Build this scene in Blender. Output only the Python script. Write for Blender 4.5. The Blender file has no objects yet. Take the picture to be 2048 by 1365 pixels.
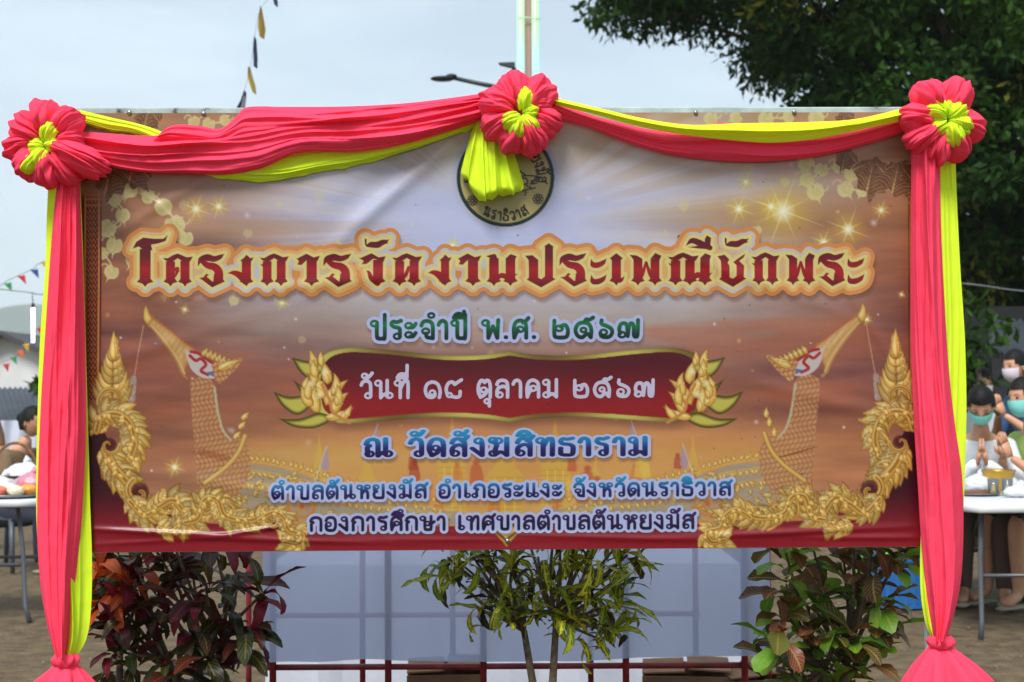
import bpy, bmesh, math, random
import numpy as np
from mathutils import Vector, Matrix, noise as mnoise
SC = bpy.context.scene; COL = SC.collection; rad = math.radians
# ------------------------------------------------------------------ camera, sky, sun, exposure
CAM = Vector((0, -4.1, 1.40)); FPX = 2800.0
camd = bpy.data.cameras.new('camera'); cam = bpy.data.objects.new('camera', camd); COL.objects.link(cam); SC.camera = cam
camd.sensor_width = 36; camd.lens = 36 * FPX / 2048; camd.clip_start = .05; camd.clip_end = 9000
CROT = Matrix.Rotation(rad(90 + 2.0), 3, 'X') @ Matrix.Rotation(rad(-.28), 3, 'Z')
cam.location = CAM; cam.rotation_euler = CROT.to_euler()
camd.dof.use_dof = True; camd.dof.focus_distance = 4.05; camd.dof.aperture_fstop = 5.0
SUN_EL, SUN_AZ = rad(50), rad(196)          # azimuth measured from +y (away from the camera), clockwise: behind the camera, a little left
w = bpy.data.worlds.new('World'); SC.world = w; w.use_nodes = True; nt = w.node_tree; N = nt.nodes; LK = nt.links
N.clear(); out = N.new('ShaderNodeOutputWorld'); sky = N.new('ShaderNodeTexSky'); sky.sky_type = 'NISHITA'; sky.sun_disc = False
sky.sun_elevation = SUN_EL; sky.sun_rotation = SUN_AZ; sky.air_density = 1.0; sky.dust_density = 1.5
bg = N.new('ShaderNodeBackground'); bg.inputs['Strength'].default_value = .10; LK.new(sky.outputs[0], bg.inputs[0])
cl = N.new('ShaderNodeBackground'); cl.inputs['Color'].default_value = (.735, .885, .985, 1); cl.inputs['Strength'].default_value = .90
tc = N.new('ShaderNodeTexCoord'); mp = N.new('ShaderNodeMapping'); mp.inputs['Scale'].default_value = (1.2, 1.2, 5.0); LK.new(tc.outputs['Generated'], mp.inputs[0])
nz = N.new('ShaderNodeTexNoise'); nz.inputs['Scale'].default_value = 2.2; nz.inputs['Detail'].default_value = 6; nz.inputs['Roughness'].default_value = .55; LK.new(mp.outputs[0], nz.inputs['Vector'])
mr = N.new('ShaderNodeMapRange'); mr.inputs[1].default_value = .34; mr.inputs[2].default_value = .66; mr.inputs[3].default_value = .58; mr.inputs[4].default_value = 1.0; LK.new(nz.outputs['Fac'], mr.inputs[0])
mx = N.new('ShaderNodeMixShader'); LK.new(mr.outputs[0], mx.inputs[0]); LK.new(bg.outputs[0], mx.inputs[1]); LK.new(cl.outputs[0], mx.inputs[2]); LK.new(mx.outputs[0], out.inputs[0])
sd = bpy.data.lights.new('sun', 'SUN'); sd.energy = 3.3; sd.angle = rad(20); sd.color = (1, .975, .95)
sun = bpy.data.objects.new('sun', sd); COL.objects.link(sun)
sdir = Vector((math.sin(SUN_AZ) * math.cos(SUN_EL), math.cos(SUN_AZ) * math.cos(SUN_EL), math.sin(SUN_EL))); sun.rotation_euler = sdir.to_track_quat('Z', 'Y').to_euler(); sun.location = (0, -3, 9)
SC.view_settings.view_transform = 'Standard'; SC.view_settings.look = 'None'; SC.view_settings.exposure = 0.33; SC.view_settings.gamma = 1
SC.cycles.use_denoising = True; SC.cycles.max_bounces = 6; SC.cycles.transparent_max_bounces = 16; SC.cycles.volume_bounces = 1
# ------------------------------------------------------------------ helpers
CR = np.array(CROT); CP = np.array(CAM)
def rays(px, py):
    d = np.stack([(np.asarray(px, float) - 1024) / FPX, -(np.asarray(py, float) - 682.5) / FPX, -np.ones(np.shape(px))], -1); return d @ CR.T
def at(px, py, Y):
    """world point seen at photo pixel (px, py) on the upright plane y = Y"""
    d = rays(px, py); t = (Y - CP[1]) / d[..., 1]; return CP + d * np.asarray(t)[..., None]
def atv(px, py, Y): return Vector(at(np.array(float(px)), np.array(float(py)), float(Y)))
BT = math.tan(rad(1.45))                   # the board is turned slightly: its left end is nearer
def on_board(px, py, off=0.):
    d = rays(px, py); t = -(CP[1] + off - BT * CP[0]) / (d[..., 1] - BT * d[..., 0]); return CP + d * np.asarray(t)[..., None]      # off: metres in front of the board
def lin(r, g, b, k=1.):
    f = lambda c: (c / 12.92 if c <= .04045 else ((c + .055) / 1.055) ** 2.4); return tuple(f(v / 255) * k for v in (r, g, b)) + (1,)
def linA(C): return np.where(C <= .04045, C / 12.92, ((np.clip(C, 0, 1) + .055) / 1.055) ** 2.4)
class MB:
    def __init__(s): s.v, s.f, s.n = [], [], 0
    def add(s, V, F):
        V = np.asarray(V, float).reshape(-1, 3); s.v.append(V); s.f += [tuple(int(i) + s.n for i in f) for f in F]; s.n += len(V); return s
    def grid(s, V, wrap=False):
        r, c = V.shape[:2]; F = [(i * c + j, i * c + (j + 1) % c, (i + 1) * c + (j + 1) % c, (i + 1) * c + j) for i in range(r - 1) for j in range(c if wrap else c - 1)]
        return s.add(V.reshape(-1, 3), F)
    def tube(s, P, R, n=8, cap=True, flat=1.):
        P = np.asarray(P, float); R = np.broadcast_to(np.asarray(R, float), (len(P),)); T = np.gradient(P, axis=0); T /= np.linalg.norm(T, axis=1)[:, None] + 1e-9
        ref = np.array([0, 0, 1.]) if abs(T[0][2]) < .9 else np.array([1., 0, 0]); a = np.linspace(0, 2 * np.pi, n, endpoint=False); V = np.zeros((len(P), n, 3)); u = np.cross(T[0], ref)
        for i in range(len(P)):
            u = u - T[i] * (u @ T[i]); u /= np.linalg.norm(u) + 1e-9; w_ = np.cross(T[i], u); V[i] = P[i] + R[i] * (np.cos(a)[:, None] * u + flat * np.sin(a)[:, None] * w_)
        b = s.n; s.grid(V, True)
        if cap: s.f += [tuple(b + j for j in range(n))[::-1], tuple(b + (len(P) - 1) * n + j for j in range(n))]
        return s
    def box(s, c, d, rz=0., bev=0.):
        c = np.asarray(c, float); h = np.asarray(d, float) / 2; V = np.array([(x, y, z) for x in (-1, 1) for y in (-1, 1) for z in (-1, 1)]) * h
        if rz: V[:, :2] = V[:, :2] @ np.array([[math.cos(rz), math.sin(rz)], [-math.sin(rz), math.cos(rz)]])
        return s.add(V + c, [(0, 1, 3, 2), (4, 6, 7, 5), (0, 4, 5, 1), (2, 3, 7, 6), (0, 2, 6, 4), (1, 5, 7, 3)])
    def lathe(s, prof, n=20, c=(0, 0, 0)):
        a = np.linspace(0, 2 * np.pi, n, endpoint=False); V = np.array([[(r * math.cos(q) + c[0], r * math.sin(q) + c[1], z + c[2]) for q in a] for r, z in prof]); return s.grid(V, True)
    def ball(s, c, r, nu=14, nv=9, fn=None):
        r = np.broadcast_to(np.asarray(r, float), (3,)); V = np.zeros((nv, nu, 3))
        for i in range(nv):
            e = math.pi * (i / (nv - 1) - .5)
            for j in range(nu):
                a = 2 * math.pi * j / nu; d = np.array([math.cos(e) * math.cos(a), math.cos(e) * math.sin(a), math.sin(e)]); V[i, j] = np.asarray(c) + d * r * (fn(d) if fn else 1)
        return s.grid(V, True)
    def build(s, name, mat, parent=None, smooth=True, bevel=0.):
        me = bpy.data.meshes.new(name); me.from_pydata(np.concatenate(s.v).tolist(), [], s.f); me.update()
        return link(name, me, mat, parent, smooth, bevel)
def link(name, me, mat, parent=None, smooth=True, bevel=0.):
    o = bpy.data.objects.new(name, me); COL.objects.link(o)
    if mat is not None and not me.materials: me.materials.append(mat)
    if smooth and len(me.polygons): me.polygons.foreach_set('use_smooth', np.ones(len(me.polygons), bool))
    if parent is not None: o.parent = parent
    if bevel:
        m = o.modifiers.new('edge', 'BEVEL'); m.width = bevel; m.segments = 2; m.limit_method = 'ANGLE'
    return o
def fast_mesh(name, V, F, cols=None):
    """V (n,3), F (m,k) arrays -> mesh, optional point colours"""
    me = bpy.data.meshes.new(name); n, m, k = len(V), len(F), F.shape[1]
    me.vertices.add(n); me.vertices.foreach_set('co', np.ascontiguousarray(V, np.float32).ravel()); me.loops.add(m * k); me.loops.foreach_set('vertex_index', np.ascontiguousarray(F, np.int32).ravel())
    me.polygons.add(m); me.polygons.foreach_set('loop_start', np.arange(0, m * k, k, dtype=np.int32)); me.polygons.foreach_set('loop_total', np.full(m, k, np.int32)); me.update(calc_edges=True)
    if cols is not None:
        a = me.color_attributes.new('paint', 'FLOAT_COLOR', 'POINT'); a.data.foreach_set('color', np.c_[cols, np.ones(n)].astype(np.float32).ravel())
    return me
def tag(o, label, cat, group=None, kind=None):
    if label: o['label'] = label
    if cat: o['category'] = cat
    if group: o['group'] = group
    if kind: o['kind'] = kind
    return o
def thing(name, label, cat, loc=(0, 0, 0), rz=0., group=None):
    o = bpy.data.objects.new(name, None); o.empty_display_size = .1; COL.objects.link(o); o.location = loc; o.rotation_euler = (0, 0, rz); return tag(o, label, cat, group)
def structure(o): o['kind'] = 'structure'; return o
MATS = {}
def M(name, col=(.5, .5, .5, 1), rough=.6, **kw):
    if name in MATS: return MATS[name]
    m = bpy.data.materials.new(name); m.use_nodes = True; b = m.node_tree.nodes['Principled BSDF']; MATS[name] = m
    b.inputs['Base Color'].default_value = col; b.inputs['Roughness'].default_value = rough
    for k, v in kw.items(): b.inputs[k.replace('_', ' ')].default_value = v
    return m
def nodes(m): return m.node_tree.nodes, m.node_tree.links, m.node_tree.nodes['Principled BSDF']
def ramp_node(N, stops):
    r = N.new('ShaderNodeValToRGB'); e = r.color_ramp.elements
    e[0].position, e[0].color = stops[0]; e[1].position, e[1].color = stops[-1]
    for p, c in stops[1:-1]: q = e.new(p); q.color = c
    return r
def noisy(name, stops, scale=5., detail=6., rough=.7, bump=0., bscale=None, coord='Object', stretch=None, **kw):
    """noise-coloured surface with fine relief"""
    if name in MATS: return MATS[name]
    m = M(name, rough=rough, **kw); N, L, b = nodes(m); t = N.new('ShaderNodeTexCoord'); v = t.outputs[coord]
    if stretch: q = N.new('ShaderNodeMapping'); q.inputs['Scale'].default_value = stretch; L.new(v, q.inputs[0]); v = q.outputs[0]
    z = N.new('ShaderNodeTexNoise'); z.inputs['Scale'].default_value = scale; z.inputs['Detail'].default_value = detail; L.new(v, z.inputs['Vector'])
    r = ramp_node(N, stops); L.new(z.outputs['Fac'], r.inputs[0]); L.new(r.outputs[0], b.inputs['Base Color'])
    if bump:
        z2 = N.new('ShaderNodeTexNoise'); z2.inputs['Scale'].default_value = bscale or scale * 4; z2.inputs['Detail'].default_value = 5; L.new(v, z2.inputs['Vector'])
        u = N.new('ShaderNodeBump'); u.inputs['Strength'].default_value = 1; u.inputs['Distance'].default_value = bump; L.new(z2.outputs['Fac'], u.inputs['Height']); L.new(u.outputs[0], b.inputs['Normal'])
    return m
# ------------------------------------------------------------------ printed artwork of the vinyl (numpy)
CX0, CY0, CW, CH = 126, 190, 1772, 935
rng = np.random.default_rng(7)
def lerp(a, b, t): return a + (b - a) * t
def sstep(a, b, x):
    t = np.clip((x - a) / (b - a), 0, 1); return t * t * (3 - 2 * t)
def rgb(*c): return np.array(c, float) / 255
def vnoise(shape, sx, sy, seed, oct=4):
    r = np.random.default_rng(seed); H, W = shape; out = np.zeros(shape); amp = 1; tot = 0
    for o in range(oct):
        gx, gy = max(2, int(W / sx) + 2), max(2, int(H / sy) + 2)
        g = r.random((gy + 1, gx + 1))
        yy = np.arange(H) / H * (gy - 1); xx = np.arange(W) / W * (gx - 1)
        y0 = yy.astype(int); x0 = xx.astype(int); fy = sstep(0, 1, yy - y0)[:, None]; fx = sstep(0, 1, xx - x0)[None]
        a = g[y0][:, x0]; b = g[y0][:, x0 + 1]; c = g[y0 + 1][:, x0]; d = g[y0 + 1][:, x0 + 1]
        out += amp * (a * (1 - fx) * (1 - fy) + b * fx * (1 - fy) + c * (1 - fx) * fy + d * fx * fy); tot += amp
        amp *= .5; sx /= 2; sy /= 2
    return out / tot
def smooth(pts, n=6):
    """Catmull-Rom through pts; a doubled point is a sharp corner."""
    P = [np.array(p, float) for p in pts]
    runs, cur = [], [P[0]]
    for p in P[1:]:
        if np.allclose(p, cur[-1]):
            runs.append(cur); cur = [p]
        else: cur.append(p)
    runs.append(cur); out = []
    for r in runs:
        if len(r) < 3: out += r; continue
        q = [2 * r[0] - r[1]] + r + [2 * r[-1] - r[-2]]
        for i in range(1, len(q) - 2):
            for k in range(n):
                t = k / n
                out.append(.5 * ((2 * q[i]) + (-q[i-1] + q[i+1]) * t + (2*q[i-1] - 5*q[i] + 4*q[i+1] - q[i+2]) * t*t + (-q[i-1] + 3*q[i] - 3*q[i+1] + q[i+2]) * t**3))
        out.append(r[-1])
    return np.array(out)
def seg_dist(X, Y, a, b):
    d = b - a; L = d @ d + 1e-9
    t = np.clip(((X - a[0]) * d[0] + (Y - a[1]) * d[1]) / L, 0, 1)
    return np.hypot(X - a[0] - t * d[0], Y - a[1] - t * d[1]), t
def poly_sdf(X, Y, P):
    P = np.asarray(P, float); D = np.full(X.shape, 1e9); ins = np.zeros(X.shape, bool)
    for i in range(len(P)):
        a, b = P[i], P[(i + 1) % len(P)]
        D = np.minimum(D, seg_dist(X, Y, a, b)[0])
        if a[1] != b[1]:
            c = ((a[1] > Y) != (b[1] > Y)) & (X < (b[0] - a[0]) * (Y - a[1]) / (b[1] - a[1]) + a[0]); ins ^= c
    return np.where(ins, -D, D)
class Canvas:
    def __init__(s):
        s.C = np.zeros((CH, CW, 3)); s.Y, s.X = np.mgrid[CY0:CY0 + CH, CX0:CX0 + CW].astype(float)
    def box(s, x0, y0, x1, y1):
        a = slice(max(0, int(y0 - CY0)), max(0, min(CH, int(y1 - CY0) + 2))); b = slice(max(0, int(x0 - CX0)), max(0, min(CW, int(x1 - CX0) + 2)))
        return a, b
    def put(s, bx, cov, col):
        cov = np.clip(cov, 0, 1)[..., None]; s.C[bx] = s.C[bx] * (1 - cov) + np.asarray(col) * cov
    def poly(s, P, col, alpha=1, soft=.6):
        P = np.asarray(P, float); lo = P.min(0) - 2 - soft; hi = P.max(0) + 2 + soft
        bx = s.box(lo[0], lo[1], hi[0], hi[1]); X, Y = s.X[bx], s.Y[bx]
        if X.size == 0: return
        d = poly_sdf(X, Y, P)
        c = col(X, Y, d) if callable(col) else col
        s.put(bx, alpha * sstep(soft, -soft, d), c)
    def line(s, P, w, col, alpha=1, soft=.6):
        P = np.asarray(P, float); w = np.broadcast_to(np.asarray(w, float), (len(P),)) if np.ndim(w) else np.full(len(P), float(w))
        m = w.max() + 2 + soft; lo = P.min(0) - m; hi = P.max(0) + m
        bx = s.box(lo[0], lo[1], hi[0], hi[1]); X, Y = s.X[bx], s.Y[bx]
        if X.size == 0: return
        D = np.full(X.shape, 1e9)
        for i in range(len(P) - 1):
            d, t = seg_dist(X, Y, P[i], P[i + 1]); D = np.minimum(D, d - lerp(w[i], w[i + 1], t))
        c = col(X, Y, D) if callable(col) else col
        s.put(bx, alpha * sstep(soft, -soft, D), c)
    def glow(s, x, y, r, col, a=1, p=2.):
        bx = s.box(x - r, y - r, x + r, y + r); X, Y = s.X[bx], s.Y[bx]
        if X.size == 0: return
        s.put(bx, a * np.clip(1 - np.hypot(X - x, Y - y) / r, 0, 1) ** p, col)
G0, G1, G2, G3 = rgb(136, 86, 30), rgb(208, 158, 66), rgb(238, 206, 116), rgb(252, 242, 190)
def gold(w, lx=-.5, dark=1.):
    def f(X, Y, d):
        t = np.clip(-d / w, 0, 1)[..., None]
        gy, gx = np.gradient(d) if min(d.shape) > 1 else (d * 0, d * 0)
        l = np.clip(.5 + .55 * (lx * gx - .8 * gy) * -1 * -1, 0, 1)[..., None]
        base = np.where(t < .3, lerp(G0, G1, t / .3), lerp(G1, G2, (t - .3) / .7))
        return np.clip(lerp(base, np.where(l > .5, G3, G1), np.abs(l - .5) * .9 * t ** .3) * dark, 0, 1)
    return f
def leaf_pts(x, y, ang, L, W, bend=.5, n=9):
    """curved teardrop flame: root at x,y heading ang, tip bent sideways"""
    t = np.linspace(0, 1, n); a = ang + bend * t * 1.6
    cx = x + np.cumsum(np.r_[0, np.cos(a[1:])]) * L / (n - 1); cy = y + np.cumsum(np.r_[0, np.sin(a[1:])]) * L / (n - 1)
    w = W * np.sin(np.pi * np.clip(t, 0, 1) ** .65) * (1 - .15 * t) + .05 * W * (1 - t)
    nx, ny = -np.sin(a), np.cos(a)
    return np.r_[np.c_[cx + nx * w, cy + ny * w], np.c_[cx - nx * w, cy - ny * w][::-1]]
def kanok(cv, x, y, ang, L, W, bend=.5, dark=1.):
    P = leaf_pts(x, y, ang, L, W, bend)
    cv.poly(P, gold(W * .7, dark=dark))
    if L > 17:                                             # carved inner curl and vein
        Q = leaf_pts(x, y, ang, L * .62, W * .42, bend * 1.5); cv.line(Q[:9], .7, rgb(146, 94, 36), .55); cv.line([P[4], (P[4] + P[-5]) / 2], .7, G3, .7)
def scroll(cv, path, w, side=1, step=9, L=20, seed=0, dense=True):
    """a carved gilt branch: flames on both sides of a thick gold stem"""
    r = np.random.default_rng(seed); P = smooth(path, 10)
    seg = np.hypot(*np.diff(P, axis=0).T); s = np.r_[0, np.cumsum(seg)]
    for k, q in enumerate(np.arange(0, s[-1], step)):
        i = min(np.searchsorted(s, q), len(P) - 2); d = P[i + 1] - P[i]; a = np.arctan2(d[1], d[0])
        for sd in (-1, 1, -1, 1):
            ln = L * r.uniform(.9, 1.75)
            kanok(cv, P[i][0], P[i][1], a + sd * r.uniform(.8, 1.25), ln, ln * .27, -sd * r.uniform(.05, .55), r.uniform(.8, 1.08))
    cv.line(P, w, gold(w))
    cv.line(P, w * .28, rgb(150, 92, 24), .8)
    for k, q in enumerate(np.arange(step * .5, s[-1], step * 1.3)):
        i = min(np.searchsorted(s, q), len(P) - 2)
        x, y = P[i] + r.uniform(-w, w, 2); kanok(cv, x, y, r.uniform(-3, 3), L * .6, L * .2, r.uniform(-1, 1), 1.06)
def spiral(cv, x, y, r0, a0, turns, sgn, w):
    t = np.linspace(0, 1, 26); a = a0 + sgn * t * turns * 2 * np.pi; r = r0 * (1 - t) ** .8 + 1.5
    P = np.c_[x + r * np.cos(a), y + r * np.sin(a)]
    cv.line(P, np.linspace(w, w * .45, 26), gold(w)); cv.line(P, w * .2, rgb(140, 84, 22), .8)
def star(cv, x, y, r, a=1.):
    cv.glow(x, y, r, rgb(235, 205, 70), .75 * a, 1.6)
    for k in range(8):
        an = k * np.pi / 4 + .35; l = r * (1.0 if k % 2 == 0 else .65)
        cv.line([(x, y), (x + l * np.cos(an), y + l * np.sin(an))], [1.6, .1], rgb(250, 240, 170), .6 * a, 1.)
    cv.glow(x, y, r * .3, rgb(255, 253, 235), a, 1.)
def bodhi(cv, x, y, s, ang, col, a):
    P = np.array([(0, 1.25), (.12, .75), (.6, .45), (.72, -.1), (.4, -.62), (0, -.5), (-.4, -.62), (-.72, -.1), (-.6, .45), (-.12, .75)])
    P = smooth(np.r_[P, P[:1]], 4) * s; c, q = np.cos(ang), np.sin(ang)
    cv.poly(np.c_[x + P[:, 0] * c - P[:, 1] * q, y + P[:, 0] * q + P[:, 1] * c], col, a)
MX = lambda P: [(2019 - x, y - 5 + 0 * x) for x, y in P]        # the print is symmetrical about its middle
def paint_print():
    cv = Canvas(); X, Y = cv.X, cv.Y; sh = X.shape
    # sunset ground with streaked rays
    u = np.abs(X - 1010) / 830; ky = [190, 300, 430, 540, 640, 740, 820, 900, 980, 1060, 1130]
    cen = [(190,162,130),(218,204,196),(202,208,242),(204,204,230),(188,172,164),(158,106,90),(182,116,84),(216,158,92),(226,176,104),(208,150,88),(190,130,78)]
    sid = [(176,120,72),(186,146,116),(172,116,82),(156,98,72),(146,90,72),(136,82,74),(152,90,68),(172,110,78),(180,120,88),(164,102,76),(152,88,64)]
    f = lambda tab: np.stack([np.interp(Y, ky, [c[k] / 255 for c in tab]) for k in range(3)], -1)
    n1 = vnoise(sh, 420, 90, 1); n2 = vnoise(sh, 260, 44, 2); n3 = vnoise(sh, 90, 16, 3, 3)
    m = sstep(.25, .95, u + (n1 - .5) * .5)[..., None]
    cv.C = f(cen) * (1 - m) + f(sid) * m
    warm = (n2 - .5)[..., None] * np.array([.26, .16, .06]) + (n3 - .5)[..., None] * np.array([.10, .07, .05])
    cv.C += warm * (.55 + .6 * m)
    ang = np.arctan2(Y - 452, (X - 1010) * .36); rr = np.hypot(X - 1010, (Y - 452) * 1.2)
    rays = np.interp(ang, np.linspace(-np.pi, np.pi, 260), np.convolve(np.random.default_rng(5).random(268), np.ones(9) / 9, 'valid')[:260])
    rays = (sstep(.42, .66, rays)) * sstep(60, 260, rr) * sstep(760, 330, rr) * sstep(640, 560, Y)
    cv.C = lerp(cv.C, rgb(238, 226, 205), (rays * .42)[..., None])
    rays2 = sstep(.5, .64, np.interp(-ang, np.linspace(-np.pi, np.pi, 300), np.convolve(np.random.default_rng(9).random(304), np.ones(5) / 5, 'valid')[:300])) * sstep(90, 300, rr) * sstep(800, 420, rr) * sstep(640, 520, Y)
    cv.C = lerp(cv.C, rgb(190, 140, 62), (rays2 * .26)[..., None])
    white = np.exp(-((X - 1000) / 330) ** 2 - ((Y - 430) / 90) ** 2)
    cv.C = lerp(cv.C, rgb(204, 210, 248), (white * .85)[..., None])
    cv.C = lerp(cv.C, rgb(208, 150, 60), (.35 * np.exp(-((X - 1500) / 240) ** 2 - ((Y - 440) / 46) ** 2))[..., None])
    rs = sstep(.52, .72, n2) * sstep(600, 660, Y) * sstep(870, 800, Y)
    cv.C = lerp(cv.C, rgb(178, 96, 70), (rs * .4)[..., None])
    # bokeh, pale leaves, sparkles
    r = np.random.default_rng(11)
    for k in range(90):
        x, y = r.uniform(200, 1820), r.uniform(240, 900)
        cv.glow(x, y, r.uniform(3, 11), rgb(230, 226, 236) if r.random() < .6 else rgb(244, 220, 120), r.uniform(.25, .8), 1.2)
    pale = rgb(226, 214, 150)
    for x, y, s, a, al in [(372, 412, 15, .3, .35), (498, 468, 13, .2, .4), (470, 602, 14, .5, .8), (606, 680, 11, .6, .35), (1366, 414, 14, .1, .5), (1512, 462, 13, -.3, .75),
                           (1497, 340, 16, -.4, .35), (1568, 365, 13, .1, .75), (1330, 470, 9, .5, .3), (1150, 300, 10, .3, .25), (640, 395, 14, .1, .3), (700, 300, 10, 1, .3), (560, 410, 9, .6, .3)]:
        bodhi(cv, x, y, s, a, pale, al)
    def leafspray(L):
        for x, y, s, a in L:
            bodhi(cv, x, y, s * 1.2, a, pale, .92); bodhi(cv, x + s * .2, y, s * .75, a + .3, rgb(206, 186, 112), .35)
        for k, (x, y, s, a) in enumerate(L):
            b = np.linspace(0, 4.6, 12); sg = 1 if k % 2 else -1; q = s * .6 * (1 - b / 6)
            cv.line(np.c_[x + sg * (s * .7 + q * np.cos(b)), y - s * .5 + q * np.sin(b) * sg], 1.5, pale, .85)
            if k and np.hypot(L[k-1][0] - x, L[k-1][1] - y) < 48: cv.line(smooth([(L[k-1][0], L[k-1][1]), ((L[k-1][0] + x) / 2 + 6, (L[k-1][1] + y) / 2), (x, y)], 4), 1.8, pale, .9)
    SL = [(262, 380, 20, .4), (232, 402, 15, 1.2), (248, 432, 17, -.2), (218, 458, 21, .7), (232, 492, 19, .2), (208, 508, 14, .9), (226, 545, 17, .5), (300, 396, 16, 2.), (330, 416, 20, -.8), (352, 452, 24, -.4), (374, 478, 18, .2), (270, 522, 18, .6), (420, 250, 15, .5), (452, 243, 13, 1.2), (390, 246, 14, -.5)]
    SR = [(1610, 330, 19, 2.2), (1640, 342, 16, .4), (1612, 362, 17, 1.), (1628, 385, 20, -.4), (1675, 336, 15, 1.4), (1700, 350, 17, .2), (1688, 380, 19, -.6), (1722, 384, 14, .5), (1780, 372, 11, -.3), (1420, 240, 16, .4), (1470, 238, 15, 1.1), (1530, 240, 18, .2), (1575, 236, 14, 1.3), (1630, 238, 18, -.2)]
    for L in (SL, SR): leafspray(L)
    for x, y, q in [(1563, 424, 90), (1694, 460, 48), (1645, 486, 30), (1540, 415, 30), (1760, 422, 22), (1490, 366, 22), (1476, 420, 34), (1800, 590, 9), (1730, 640, 14), (336, 590, 18), (566, 606, 18), (906, 492, 20), (1496, 582, 16), (352, 934, 24), (372, 620, 12), (440, 415, 26), (395, 420, 34), (520, 975, 16)]:
        star(cv, x, y, q)
    for k in range(46):
        x, y = r.uniform(215, 1810), r.uniform(560, 1000); cv.glow(x, y, r.uniform(2.5, 4.5), rgb(246, 240, 240), .9, .9)
    # dark vine leaves in the top corners
    def vine(x, y, s, a):
        P = np.array([(0, 1.35), (.22, .8), (.62, .75), (.66, .3), (.98, -.1), (.62, -.5), (.2, -.6), (0, -.8), (-.2, -.6), (-.62, -.5), (-.98, -.1), (-.66, .3), (-.62, .75), (-.22, .8)]) * s
        c, q = np.cos(a), np.sin(a); 
        def vein(X, Y, d):
            th = np.arctan2(Y - y + .6 * s, X - x); rr = np.hypot(X - x, Y - y + .6 * s)
            v = np.abs(np.sin(th * 3.5)) < .10; w = np.abs(np.sin(rr * .42 + np.abs(np.sin(th * 3.5)) * 5)) < .35
            k = np.where(v, .75, np.where(w, .42, .08)) + (vnoise(X.shape, 7, 7, 31, 2) - .5) * .3
            return lerp(rgb(116, 72, 50), rgb(234, 204, 130), np.clip(k, 0, 1)[..., None])
        cv.poly(np.c_[x + P[:, 0] * c - P[:, 1] * q, y + P[:, 0] * q + P[:, 1] * c], vein)
    for x, y, s, a in [(1745, 350, 46, .15), (1795, 355, 44, -.5), (1690, 318, 26, .4), (1690, 240, 24, 1.), (228, 350, 46, .2), (272, 345, 38, -.6), (300, 240, 34, 2.4), (205, 330, 40, .8)]: vine(x, y, s, a)
    # golden temple, barges and crowd, pale behind the lower lines
    g = np.random.default_rng(21); hazy = lambda c, a: dict(col=c, alpha=a)
    band = sstep(860, 905, Y) * sstep(1065, 1030, Y) * sstep(640, 520, np.abs(X - 1010))
    cv.C = lerp(cv.C, lerp(rgb(232, 190, 104), rgb(206, 132, 70), n2[..., None]), (band * .65)[..., None])
    for x, w, h in [(735, 44, 120), (905, 56, 190), (1010, 70, 150), (1110, 56, 180), (1290, 44, 120), (640, 36, 150), (1385, 36, 150), (830, 30, 110), (1190, 30, 110)]:
        top = 1030 - h
        P = [(x - w / 2, 1030), (x - w / 2, top + h * .45), (x - w * .3, top + h * .35), (x - w * .1, top + h * .12), (x, top - 14), (x + w * .1, top + h * .12), (x + w * .3, top + h * .35), (x + w / 2, top + h * .45), (x + w / 2, 1030)]
        cv.poly(P, rgb(224, 188, 70), .5, 2.)
        for q in range(8): cv.line([(x - w / 2 + 2, top + h * .5 + q * h * .06), (x + w / 2 - 2, top + h * .5 + q * h * .06)], 1., rgb(178, 128, 40), .4)
        for q in range(3): cv.line([(x + (q - 1) * w * .28, top + h * .5), (x + (q - 1) * w * .28, 1030)], 1.2, rgb(250, 226, 130), .45)
    for k in range(26):
        x = g.uniform(600, 1420); y = g.uniform(915, 1020); s = g.uniform(8, 15); c = rgb(*[(196, 84, 50), (214, 120, 62), (170, 60, 44), (234, 200, 90)][g.integers(4)])
        cv.poly(smooth([(x - s, y + s * 2.4), (x - s * .8, y), (x - s * .3, y - s * .4), (x + s * .3, y - s * .4), (x + s * .8, y), (x + s, y + s * 2.4), (x - s, y + s * 2.4)], 4), c, .6, 2.)
        cv.glow(x, y - s * .8, s * .62, c * .92, .8, .4)
    for sgn in (0, 1):
        T = MX if sgn else (lambda P: P)
        hull = T([(395, 945), (470, 925), (560, 935), (680, 975), (800, 1005), (930, 1025), (930, 1048), (640, 1046), (500, 1020), (420, 985)])
        cv.poly(hull, lambda X, Y, d: lerp(rgb(150, 148, 146), rgb(176, 160, 132), vnoise(X.shape, 40, 12, 4)[..., None]), .8, 1.5)
        for off, a in ((0, 1), (20, .9), (44, .7)):
            P = smooth(T([(440, 915 + off), (560, 930 + off), (700, 968 + off * .8), (900, 1012 + off * .4)]), 12)
            cv.line(P, 3.2, rgb(222, 176, 92), .75 * a)
            for k in range(0, len(P) - 1):
                kanok(cv, P[k][0], P[k][1], 1.4 + g.uniform(-.6, .6) if off else -1.6 + g.uniform(-.6, .6), 15, 4.4, g.uniform(-.8, .8), .98)
        for k in range(46):
            x, y = g.uniform(430, 660), g.uniform(950, 1030); (x, y), = T([(x, y)])
            kanok(cv, x, y, g.uniform(-3, 3), g.uniform(14, 26), g.uniform(4, 6), g.uniform(-1.2, 1.2), .92)
        (wx, wy), = T([(605, 1012)]); cv.line(smooth([(wx + 26 * np.cos(a), wy + 22 * np.sin(a)) for a in np.linspace(0, 6.3, 14)], 3), 3, rgb(205, 130, 62))
        for k in range(8): cv.line([(wx, wy), (wx + 25 * np.cos(k * .785), wy + 21 * np.sin(k * .785))], 1.5, rgb(205, 140, 66))
        cv.glow(wx, wy, 6, rgb(190, 90, 40), 1, .5)
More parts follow.
